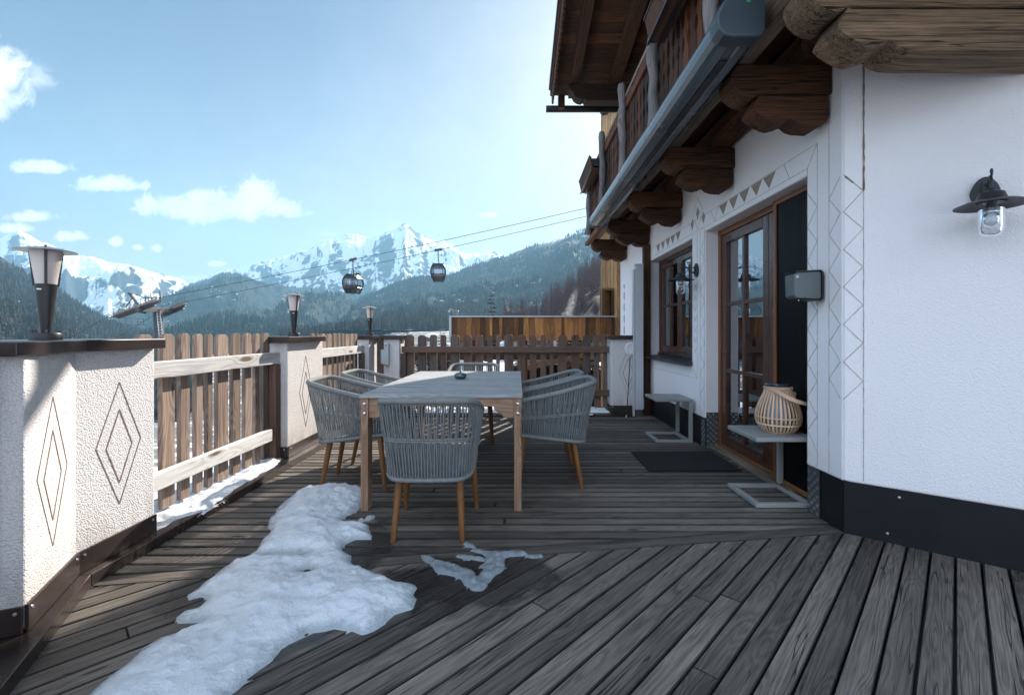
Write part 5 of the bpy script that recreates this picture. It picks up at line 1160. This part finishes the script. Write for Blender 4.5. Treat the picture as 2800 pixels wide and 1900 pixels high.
def alpine(name, sc_, rockc, snowc, rock0, rock1, forest=None, fline=None):
    """snow on gentle ground, rock where it is steep; below the tree line a forest with clearings"""
    m, b, fin = newmat(name); P = b.pos(); g = b.n('NewGeometry'); nz = b.sep(g.outputs['Normal'])[2]
    zz = b.sep(P)[2]
    Ps = b.vm('MULTIPLY', P, (1., 1., .45))
    n1 = b.noise(Ps, 1/sc_, 6., .68); n2 = b.noise(Ps, 7/sc_, 5., .65)
    rk = b.m('ADD', b.m('MULTIPLY', b.m('SUBTRACT', 1., nz), 1.0), b.m('ADD', b.m('MULTIPLY', b.m('SUBTRACT', n1, .5), .85), b.m('MULTIPLY', b.m('SUBTRACT', n2, .5), .3)))
    rk = b.m('ADD', b.attr('rock')[2], b.m('ADD', b.m('MULTIPLY', b.m('SUBTRACT', n2, .5), .55), b.m('MULTIPLY', b.m('SUBTRACT', n1, .5), .25)))
    f = b.ss(rk, rock0, rock1)
    c = b.mix(f, C(*snowc), b.mix(n2, C(*[q*.6 for q in rockc]), C(*[min(1, q*1.5) for q in rockc])))
    if forest:
        tn = b.noise(P, 1/9., 2., .6); tv = b.vor(b.vm('MULTIPLY', P, (1, 1, .35)), 1/7.)
        fc = b.mix(b.mr(tv, .1, .7, 0., 1.), C(*[q*1.5 for q in forest]), C(*[q*.4 for q in forest]))
        cl = b.ss(b.m('ADD', b.m('ADD', n1, b.m('MULTIPLY', b.m('SUBTRACT', n2, .5), .9)), b.m('MULTIPLY', b.m('SUBTRACT', tn, .5), .5)), fline[2], fline[2]+.06)
        fc = b.mix(cl, fc, C(.72, .76, .8))
        ln = b.m('ADD', zz, b.m('MULTIPLY', b.m('SUBTRACT', b.m('ADD', n1, n2), 1.), fline[1]*2.2))
        ff = b.ss(ln, fline[0]+fline[1]*.5, fline[0]-fline[1]*.5)
        c = b.mix(ff, c, fc)
    return fin(pr(b, color=c, rough=.9, spec=.1, nrm=b.bump(n2, .5, sc_*.04)))
snowc = (.86, .88, .90)
M['peak'] = alpine('peak_rock_snow', 300., (.055, .06, .07), snowc, .44, .56)
M['midf'] = alpine('mid_forest', 210., (.10, .10, .11), snowc, .45, .6, (.022, .034, .034), (720., 130., .70))
M['rightf'] = alpine('right_forest', 150., (.10, .10, .11), snowc, .5, .66, (.022, .034, .034), (610., 130., .70))
M['lowf'] = alpine('low_forest', 80., (.10, .10, .10), snowc, .5, .65, (.045, .045, .042), (900., 100., .66))
M['leftf'] = alpine('left_forest_floor', 60., (.10, .10, .10), (.6, .62, .64), .5, .65, (.035, .036, .034), (900., 100., .70))
M['larchf'] = alpine('larch_floor', 18., (.08, .06, .055), (.55, .55, .58), .3, .5, (.040, .028, .027), (900., 100., .80))
rL = [(-900, 640), (-300, 690), (-150, 640), (0, 652), (25, 640), (50, 631), (80, 645), (110, 664), (140, 671), (170, 690), (230, 702), (300, 716), (380, 732), (440, 748), (500, 768), (540, 792), (620, 840)]
slope_mesh('snow_mountain', rL, -900, 620, 1500, 4600, 6000, -30, 100, 420, 150, 1.15, 190, 900, 11, M['peak'], 3., 55)
rP = [(300, 830), (400, 806), (460, 790), (520, 772), (560, 760), (610, 742), (660, 730), (713, 716), (771, 705), (810, 692), (840, 682), (870, 664), (900, 652), (927, 652), (953, 643), (989, 648), (1003, 651), (1019, 650), (1045, 641), (1072, 627), (1093, 614), (1106, 607), (1120, 614), (1137, 633), (1158, 643), (1175, 653), (1193, 661), (1210, 660), (1230, 667), (1255, 684), (1272, 693), (1313, 689), (1341, 688), (1375, 698), (1420, 712), (1500, 720), (1700, 760)]
slope_mesh('snow_peak', rP, 300, 1700, 2600, 6000, 7600, -20, 200, 640, 220, 1.1, 300, 1000, 23, M['peak'], 4., 100)
rM = [(330, 860), (400, 836), (440, 818), (475, 802), (510, 785), (542, 770), (571, 762), (600, 750), (618, 745), (650, 750), (675, 758), (700, 768), (740, 776), (780, 783), (850, 790), (900, 793), (950, 800), (1003, 808), (1060, 800), (1130, 790), (1300, 780), (1500, 770)]
XM, YM, ZM = slope_mesh('forested_mountain', rM, 330, 1500, 800, 4200, 5200, -40, 0, 620, 210, 1.1, 110, 650, 31, M['midf'], 2.5, 8)
rR = [(960, 830), (1003, 806), (1030, 795), (1055, 784), (1089, 768), (1134, 758), (1175, 755), (1205, 757), (1227, 752), (1279, 735), (1313, 722), (1347, 711), (1389, 701), (1416, 688), (1451, 674), (1485, 664), (1520, 653), (1554, 641), (1588, 630), (1612, 621), (1700, 590), (1900, 540), (2300, 430)]
XR, YR, ZR = slope_mesh('forested_hill', rR, 960, 2300, 900, 3000, 3900, -10, 0, 600, 200, 1.05, 65, 480, 43, M['rightf'], 2., 7)
r5 = [(700, 930), (800, 922), (860, 914), (895, 905), (944, 889), (979, 879), (1031, 864), (1100, 848), (1200, 826), (1300, 806), (1400, 785), (1500, 757), (1640, 700), (1900, 600)]
X5, Y5, Z5 = slope_mesh('low_hill', r5, 760, 1900, 700, 1700, 2300, 6, 0, 460, 140, 1.1, 22, 220, 53, M['lowf'], 2., 12)
r7 = [(-900, 560), (-300, 640), (0, 700), (25, 717), (51, 735), (110, 768), (165, 798), (190, 818), (228, 844), (266, 864), (300, 882), (380, 908), (470, 930), (560, 945)]
X7, Y7, Z7 = slope_mesh('left_hill', r7, -900, 560, 300, 1350, 1900, -50, -20, 460, 150, 1.08, 22, 190, 61, M['leftf'], 1.5, 14)
r6 = [(1380, 905), (1416, 893), (1451, 885), (1468, 880), (1485, 862), (1520, 838), (1554, 812), (1588, 784), (1623, 752), (1640, 740), (1800, 640), (2300, 400)]
X6, Y6, Z6 = slope_mesh('larch_hill', r6, 1380, 2300, 40, 230, 330, -3, 0, 160, 70, 1.2, 3, 30, 71, M['larchf'], 1.5, 2)
# valley floor and near ground
gx = np.concatenate([np.linspace(-2600, -120, 60), np.linspace(-110, 110, 90), np.linspace(120, 2600, 60)]); gy = np.concatenate([np.linspace(-200, -12, 20), np.linspace(-10, 160, 120), np.linspace(165, 1600, 120)])
GX, GY = np.meshgrid(gx, gy, indexing='ij')
def gz(X, Y):
    r = np.hypot(X, np.maximum(Y, 0)); a = np.interp(Y, [-200, 0, 18, 60, 150, 400, 900, 1600], [-4, -1.25, -1.25, -2.6, -5.5, -4, 10, 12])
    left = np.clip((-X-4)/40., 0, 1)*np.interp(Y, [-200, 0, 300, 600], [14, 14, 8, 0])
    return a-left-45*np.clip((-X/np.maximum(Y, 1)-.28)/.1, 0, 1)*np.clip((Y-60)/250., 0, 1)+np.clip((r-25)/60., 0, 1)*(1.2*fbm(X/40., Y/40., 4, 77)+2.0*fbm(X/160., Y/160., 3, 78))+.06*fbm(X/1.7, Y/1.7, 4, 79)
GZ = gz(GX, GY); I = np.arange(GX.size).reshape(GX.shape)
q = np.stack([I[:-1, :-1], I[1:, :-1], I[1:, 1:], I[:-1, 1:]], -1).reshape(-1, 4)
M['ground'] = snow('snowy_ground', (.80, .83, .86), .8, .25, .4, .3, bare=True)
tag(npobj('snowy_ground', np.stack([GX, GY, GZ], -1).reshape(-1, 3), q, M['ground']), kind='structure')

# far-off woods: many small conical trees on the slopes
def firs(name, XYZ, n, h0, h1, seed, mat, keep, narrow=.16, dead=.0):
    rs = np.random.RandomState(seed); X, Y, Z = XYZ; nu, nv = X.shape
    i = rs.rand(n*3)*(nu-1.01); j = rs.rand(n*3)*(nv-1.01); i0, j0 = i.astype(int), j.astype(int); fi, fj = i-i0, j-j0
    def s(A): return (A[i0, j0]*(1-fi)+A[i0+1, j0]*fi)*(1-fj)+(A[i0, j0+1]*(1-fi)+A[i0+1, j0+1]*fi)*fj
    x, y, z = s(X), s(Y), s(Z); k = keep(x, y, z, rs, j/(nv-1)); x, y, z = x[k][:n], y[k][:n], z[k][:n]; n = len(x)
    h = h0+(h1-h0)*rs.rand(n)**1.5; r = h*narrow*(.8+.5*rs.rand(n)); S = 5
    rows = [(-.02, .25), (.10, 1.0), (.40, .42), (.42, .72), (.72, .22), (.74, .42), (1.0, .0)]
    V = np.zeros((n, len(rows), S, 3)); a0 = rs.rand(n)*6.28
    for ri, (f, k_) in enumerate(rows):
        for q_ in range(S):
            a = a0+2*np.pi*q_/S+ri*.6; jit = .65+.7*rs.rand(n); V[:, ri, q_, 0] = x+r*k_*jit*np.cos(a); V[:, ri, q_, 1] = y+r*k_*jit*np.sin(a); V[:, ri, q_, 2] = z+h*f
    L = len(rows); base = np.arange(n)[:, None, None]*L*S; ri, q_ = np.meshgrid(np.arange(L-1), np.arange(S), indexing='ij'); q2 = (q_+1) % S
    Fq = np.stack([base+(ri*S+q_)[None], base+(ri*S+q2)[None], base+(ri*S+S+q2)[None], base+(ri*S+S+q_)[None]], -1).reshape(-1, 4)
    tn = np.repeat(rs.rand(n), L*S)
    return npobj(name, V.reshape(-1, 3), Fq, mat, smooth=False, attrs={'tone': tn})
def foliage(name, a, c, k=None):
    m, b, fin = newmat(name); t = b.attr('tone')[2]; P = b.pos(); n = b.noise(P, .6, 3.)
    cc = b.mix(t, C(*a), C(*c))
    if k: cc = b.mix(b.ss(t, .6, .9), cc, C(*k))
    cc = b.mix(b.mr(n, .35, .65, .0, .6), cc, C(*[q*.55 for q in a])); return fin(pr(b, color=cc, rough=.95, spec=.05))
M['fir'] = foliage('fir_foliage', (.018, .026, .022), (.05, .058, .046), (.075, .066, .055))
M['fir2'] = foliage('mixed_foliage', (.03, .034, .03), (.075, .07, .06), (.11, .085, .075))
# (kept where the fixed noise field says wood, so that clearings stay open)
def kp(f, sd, th): return lambda x, y, z, rs, v: (fbm(x/f, y/f, 3, sd) > th+.25*rs.randn(len(x))) & (v < .8)
o = firs('forest', (X7, Y7, Z7), 17000, 10, 19, 1, M['fir2'], lambda x, y, z, rs, v: (fbm(x/130., y/130., 3, 5) > -.55+.25*rs.randn(len(x))) & (v < .84)); tag(o, 'dense grey-green wood covering the left hillside', 'forest', kind='stuff')
o = firs('forest', (X5, Y5, Z5), 13000, 10, 18, 2, M['fir2'], kp(150., 6, -.45)); tag(o, 'thin wood on the low slope behind the orange parapet', 'forest', kind='stuff')
o = firs('forest', (XR, YR, ZR), 17000, 14, 25, 3, M['fir'], lambda x, y, z, rs, v: (fbm(x/230., y/230., 3, 7) > -.35+.2*rs.randn(len(x))) & (v < .815)); tag(o, 'fir wood on the long blue slope at the right', 'forest', kind='stuff')
o = firs('forest', (XM, YM, ZM), 15000, 16, 28, 4, M['fir'], lambda x, y, z, rs, v: (fbm(x/300., y/300., 3, 12) > -.35+.2*rs.randn(len(x))) & (v < .8)); tag(o, 'blue-hazed fir wood on the forested mountain in the centre', 'forest', kind='stuff')
# spruces scattered on the valley snow, and larches on the near slope: single trees
def tree(name, label, group, h, bark, needle, sparse, seed):
    t = thing(name, label, 'tree', (0, 0, 0), 0, group); rnd = random.Random(seed)
    mb = MB(); mb.tube([(0, 0, -.6), (.02*h*.1, 0, h*.4), (0, 0, h)], [h*.014, h*.009, .01], 7); obj('trunk', mb, bark, t, smooth=60)
    mb = MB(); z = h*.16; vs, fs = [], []
    while z < h*.985:
        f = (z-h*.16)/(h*.84); L = h*(.17 if sparse else .19)*(1-f)**.8+.12; nb = 7 if sparse else 9
        for k in range(nb):
            a = rnd.uniform(0, 6.28); l = L*rnd.uniform(.6, 1.15); dz = -l*rnd.uniform(.05, .35) if not sparse else l*rnd.uniform(-.15, .2); d = Vector((math.cos(a), math.sin(a), 0)); s = Vector((-d.y, d.x, 0))
            p0, p1 = Vector((0, 0, z)), Vector((d.x*l, d.y*l, z+dz)); pm = p0.lerp(p1, .5)+Vector((0, 0, .05*l))
            if not sparse:
                n = len(vs); w = l*.28; vs += [p0, pm+s*w, p1, pm-s*w, pm+Vector((0, 0, -w*.9))]; fs += [(n, n+1, n+2, n+3), (n, n+4, n+2)]
            else:
                n = len(vs); w = .035+.01*l; vs += [p0+Vector((0, 0, w)), p0-Vector((0, 0, w)), p1]; fs.append((n, n+1, n+2))
                for q in range(7):
                    f2 = rnd.uniform(.25, 1); c = p0.lerp(p1, f2); e = c+(s*rnd.choice((-1, 1))*rnd.uniform(.25, .8)+d*.4+Vector((0, 0, rnd.uniform(-.6, .25))))*l*.28; n = len(vs); g = Vector((0, 0, .03+.012*l)); vs += [c+g, c-g, e]; fs.append((n, n+1, n+2))
        z += h*(.028 if sparse else .045)*rnd.uniform(.7, 1.3)
    mb.add(vs, fs); obj('crown', mb, needle, t); return t
M['larch_tw'] = plain('larch_twigs', (.125, .082, .082), .95, 0., .4, vs=.6, bump=0.)
M['larch_bk'] = plain('larch_bark', (.06, .045, .042), .95)
M['spruce'] = plain('spruce_needles', (.018, .028, .022), .95, 0., .4, vs=1.5, bump=0.)
protos = [tree('larch_tree', 'bare purplish larch on the near slope behind the house', 'larches on the near slope', 11+1.5*i, M['larch_bk'], M['larch_tw'], True, 20+i) for i in range(3)]
rs = np.random.RandomState(5); cnt = 0; nu, nv = X6.shape; spots = []
for _ in range(9000):
    i, j = rs.randint(0, int(nu*.31)), rs.randint(int(nv*.1), int(nv*.82)); x, y, z = X6[i, j], Y6[i, j], Z6[i, j]
    if y < 150: continue
    if all((x-a)**2+(y-b_)**2 > 4.2**2 for a, b_, _ in spots): spots.append((x, y, z))
    if len(spots) >= 190: break
for k, (x, y, z) in enumerate(spots):
    o = protos[k] if k < 3 else copy_tree(protos[k % 3]); o.location = (x, y, z-.2); o.rotation_euler.z = rs.rand()*6.28; s = .75+.45*rs.rand(); o.scale = (s, s, s)
sp0 = tree('spruce_tree', 'small dark spruce on the snowy valley floor behind the rear fence', 'spruces on the valley floor', 7., M['larch_bk'], M['spruce'], False, 40)
spots = []
for _ in range(4000):
    y = 45+rs.rand()**1.5*420; px = 1030+rs.rand()*330; x = (px-CX)/F*y
    if fbm(np.array([x/25.]), np.array([y/25.]), 2, 9)[0] > -.05: spots.append((x, y))
    if len(spots) >= 70: break
for k, (x, y) in enumerate(spots):
    o = sp0 if k == 0 else copy_tree(sp0); o.location = (x, y, float(gz(np.array([x]), np.array([y]))[0])-.1); o.rotation_euler.z = rs.rand()*6.28; s = .45+.8*rs.rand(); o.scale = (s, s, s)
# a few valley houses
def chalet():
    t = thing('valley_house', 'small chalet with a snowy roof in the snowy valley behind the rear fence', 'house', (0, 0, 0), 0, 'houses in the valley')
    mb = MB().box(-5, 5, -4, 4, -3, 3.2); obj('wall', mb, M['chalet'], t)
    mb = MB().prism([(-5, 3.2), (5, 3.2), (5, 5.2), (0, 7.2), (-5, 5.2)], (0, -4, 0), (1, 0, 0), (0, 0, 1), (0, 1, 0), 8); obj('upper_storey', mb, M['chaletw'], t)
    for s in (-1, 1):
        mb = MB(); mb.beam((0, 0, 7.55), (s*6.2, 0, 5.0), 10, .5, (0, 0, 1)); obj('roof', mb, M['snow'], t)
    for x in (-3, 0, 3):
        for z in (.8, 3.9): mb = MB().box(x-.5, x+.5, -4.05, -3.9, z, z+1.3); obj('window', mb, M['carglass'], t)
    return t
c0 = chalet()
for k, (px, y, a) in enumerate(((1130, 260, .3), (1095, 330, -.4), (1205, 300, .9), (1168, 400, .1), (1070, 420, .6), (1225, 210, -.7), (1110, 180, .5), (1180, 140, .2), (1300, 110, .3))):
    o = c0 if k == 0 else copy_tree(c0); x = (px-CX)/F*y; o.location = (x, y, float(gz(np.array([x]), np.array([y]))[0])); o.rotation_euler.z = a

# smoke from a chimney behind the parapet
m, b, fin = newmat('smoke'); P = b.obco(); n = b.noise(P, .55, 5., .65, .6); n2 = b.noise(P, 1.6, 4., .6)
x, y, z = b.sep(P)[:3]
cx = b.m('ADD', b.m('MULTIPLY', z, .36), b.m('MULTIPLY', b.m('SUBTRACT', n, .5), 2.2)); wd = b.mr(z, -4., 4., 1.9, .75)
dd = b.m('DIVIDE', b.m('ABSOLUTE', b.m('SUBTRACT', x, cx)), wd); dens = b.m('MULTIPLY', b.ss(dd, 1., .2), b.ss(n2, .36, .66))
dens = b.m('MULTIPLY', dens, b.ss(b.m('ABSOLUTE', y), 1.6, .6)); dens = b.m('MULTIPLY', dens, b.ss(z, 4.2, 1.)); dens = b.m('MULTIPLY', dens, .30)
vs_ = b.n('VolumePrincipled', {'Color': C(.93, .90, .90), 'Density': dens}).outputs[0]
out = [q for q in m.node_tree.nodes if q.type == 'OUTPUT_MATERIAL'][0]; m.node_tree.links.new(vs_, out.inputs[1])
c = at(1562, 832, 110); mb = MB().box(-4.5, 4.5, -2, 2, -4.5, 4.3); o = obj('smoke', mb, m); o.location = c; tag(o, 'thin plume of chimney smoke before the larches', 'smoke', kind='stuff')

# ------------------------------------------------------------------ air
m = bpy.data.materials.new('haze_air'); m.use_nodes = True; m.node_tree.nodes.clear(); b = NB(m.node_tree); out = m.node_tree.nodes.new('ShaderNodeOutputMaterial')
HAZE = 1.35e-4
v = b.n('VolumePrincipled', {'Color': C(.30, .56, .74), 'Density': HAZE, 'Anisotropy': .1}).outputs[0]; m.node_tree.links.new(v, out.inputs[1])
mb = MB().box(-4600, 4600, -400, 7800, -95, 1560); o = obj('haze', mb, m); tag(o, kind='stuff')

# ------------------------------------------------------------------ sky, sun, camera
SUN = Vector((1., 2.25, 1.52)).normalized()
el = math.asin(SUN.z); az = math.atan2(SUN.x, SUN.y)
w = bpy.data.worlds.new('World'); sc.world = w; w.use_nodes = True; nt = w.node_tree; nt.nodes.clear(); b = NB(nt)
out = nt.nodes.new('ShaderNodeOutputWorld')
sky = b.n('TexSky', {}, sky_type='NISHITA', sun_disc=False, sun_elevation=el, sun_rotation=az, altitude=300., air_density=.9, dust_density=1.1, ozone_density=1.2)
gdir = b.n('TexCoord').outputs['Generated']; dx, dy, dz = b.sep(gdir)[:3]
iy = b.m('DIVIDE', 1., b.m('MAXIMUM', dy, .02)); u = b.m('MULTIPLY', dx, iy); vv = b.m('MULTIPLY', dz, iy); uv = b.comb(u, vv, 0.)
n1 = b.noise(uv, 15., 10., .66, .55); n2 = b.noise(uv, 5., 3., .5)
nn = b.m('ADD', b.m('MULTIPLY', b.m('SUBTRACT', n1, .5), 2.5), b.m('MULTIPLY', b.m('SUBTRACT', n2, .5), .3))
# px, py of the centre, half width, half height (photo pixels), soft edge
CL = [(-20, 225, 125, 128, .5), (105, 215, 60, 60, 1.6), (128, 458, 110, 27, .5), (295, 505, 108, 34, .5), (480, 568, 125, 46, .4), (610, 575, 150, 52, .4), (695, 545, 95, 62, .4), (770, 572, 75, 48, .5), (560, 545, 90, 40, .5), (845, 585, 26, 16, 1.2), (90, 594, 92, 22, .6), (200, 648, 70, 24, .7), (320, 662, 26, 20, .7), (376, 676, 20, 11, .8), (428, 680, 24, 18, .9), (1325, 588, 50, 12, .8), (1082, 622, 34, 20, 1.2), (590, 722, 40, 13, .8), (905, 640, 60, 12, 1.), (40, 625, 60, 22, .9), (510, 760, 90, 14, 1.2), (1420, 640, 40, 16, 1.8)]
tot = None; shade = None
for px, py, rw, rh, sf in CL:
    cu, cv = (px-CX)/F, (CY-py)/F
    a = b.m('DIVIDE', b.m('SUBTRACT', u, cu), rw/F); c_ = b.m('DIVIDE', b.m('SUBTRACT', vv, cv), rh/F)
    cneg = b.m('MULTIPLY', b.m('MINIMUM', c_, 0.), 1.25); c2 = b.m('ADD', b.m('MAXIMUM', c_, 0.), cneg)
    d = b.m('SUBTRACT', 1., b.m('SQRT', b.m('ADD', b.m('MULTIPLY', a, a), b.m('MULTIPLY', c2, c2))))
    k = b.ss(b.m('ADD', d, b.m('MULTIPLY', nn, .85)), -.12, .42+.4*sf)
    k = b.m('MULTIPLY', k, .97 if sf < 1 else .6)
    tot = k if tot is None else b.m('MAXIMUM', tot, k)
veil = b.m('MULTIPLY', b.ss(b.m('ADD', b.m('ADD', b.m('MULTIPLY', dx, .6), b.m('MULTIPLY', dz, -1.3)), b.m('MULTIPLY', b.m('SUBTRACT', b.noise(gdir, 3., 4., .6), .5), .3)), -1.05, -.25), .44)
tot = b.m('MAXIMUM', tot, veil)
front = b.ss(dy, .05, .2); tot = b.m('MULTIPLY', tot, front)
# unseen bright cloud bank, added behind the camera as fill light on shaded walls
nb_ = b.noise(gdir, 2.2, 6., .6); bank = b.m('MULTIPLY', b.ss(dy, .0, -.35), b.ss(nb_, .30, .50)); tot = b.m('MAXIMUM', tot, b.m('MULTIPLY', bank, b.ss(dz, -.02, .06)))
SKY = .043
skc = b.vm('SCALE', sky.outputs[0]); skc.node.inputs['Scale'].default_value = 1.
cb = b.mr(n1, .3, .7, .86, 1.06)
cloud = b.n('CombineColor', {0: b.m('MULTIPLY', cb, 12.5), 1: b.m('MULTIPLY', cb, 12.5), 2: b.m('MULTIPLY', cb, 12.5)}).outputs[0]
fill_bankc = b.n('CombineColor', {0: 13.0, 1: 15.6, 2: 19.6}).outputs[0]; cloud = b.mix(b.ss(dy, .0, -.1), cloud, fill_bankc); mixc = b.mix(tot, sky.outputs[0], cloud)
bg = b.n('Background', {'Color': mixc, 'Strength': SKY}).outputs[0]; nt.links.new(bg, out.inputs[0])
ld = bpy.data.lights.new('sun', 'SUN'); ld.energy = 5.0; ld.angle = R(.55); ld.color = (1., .92, .82)
lo_ = bpy.data.objects.new('sun', ld); col.objects.link(lo_); lo_.rotation_euler = SUN.to_track_quat('Z', 'Y').to_euler(); lo_.location = SUN*50
cd = bpy.data.cameras.new('camera'); co = bpy.data.objects.new('camera', cd); col.objects.link(co); co.location = (0, 0, H); co.rotation_euler = (R(90), 0, 0)
cd.lens = 16.; cd.sensor_width = 36.; cd.shift_x = -(CX-1400)/2800.; cd.shift_y = -(950-CY)/2800.; cd.clip_start = .05; cd.clip_end = 20000; sc.camera = co
sc.view_settings.view_transform = 'Standard'; sc.view_settings.look = 'None'; sc.view_settings.exposure = 1.5; sc.view_settings.gamma = 1
cy = sc.cycles; cy.use_denoising = True
try: cy.denoiser = 'OPENIMAGEDENOISE'
except Exception: pass
cy.max_bounces = 8; cy.diffuse_bounces = 4; cy.transparent_max_bounces = 16; cy.volume_bounces = 1; cy.caustics_reflective = False; cy.caustics_refractive = False; cy.sample_clamp_indirect = 6.
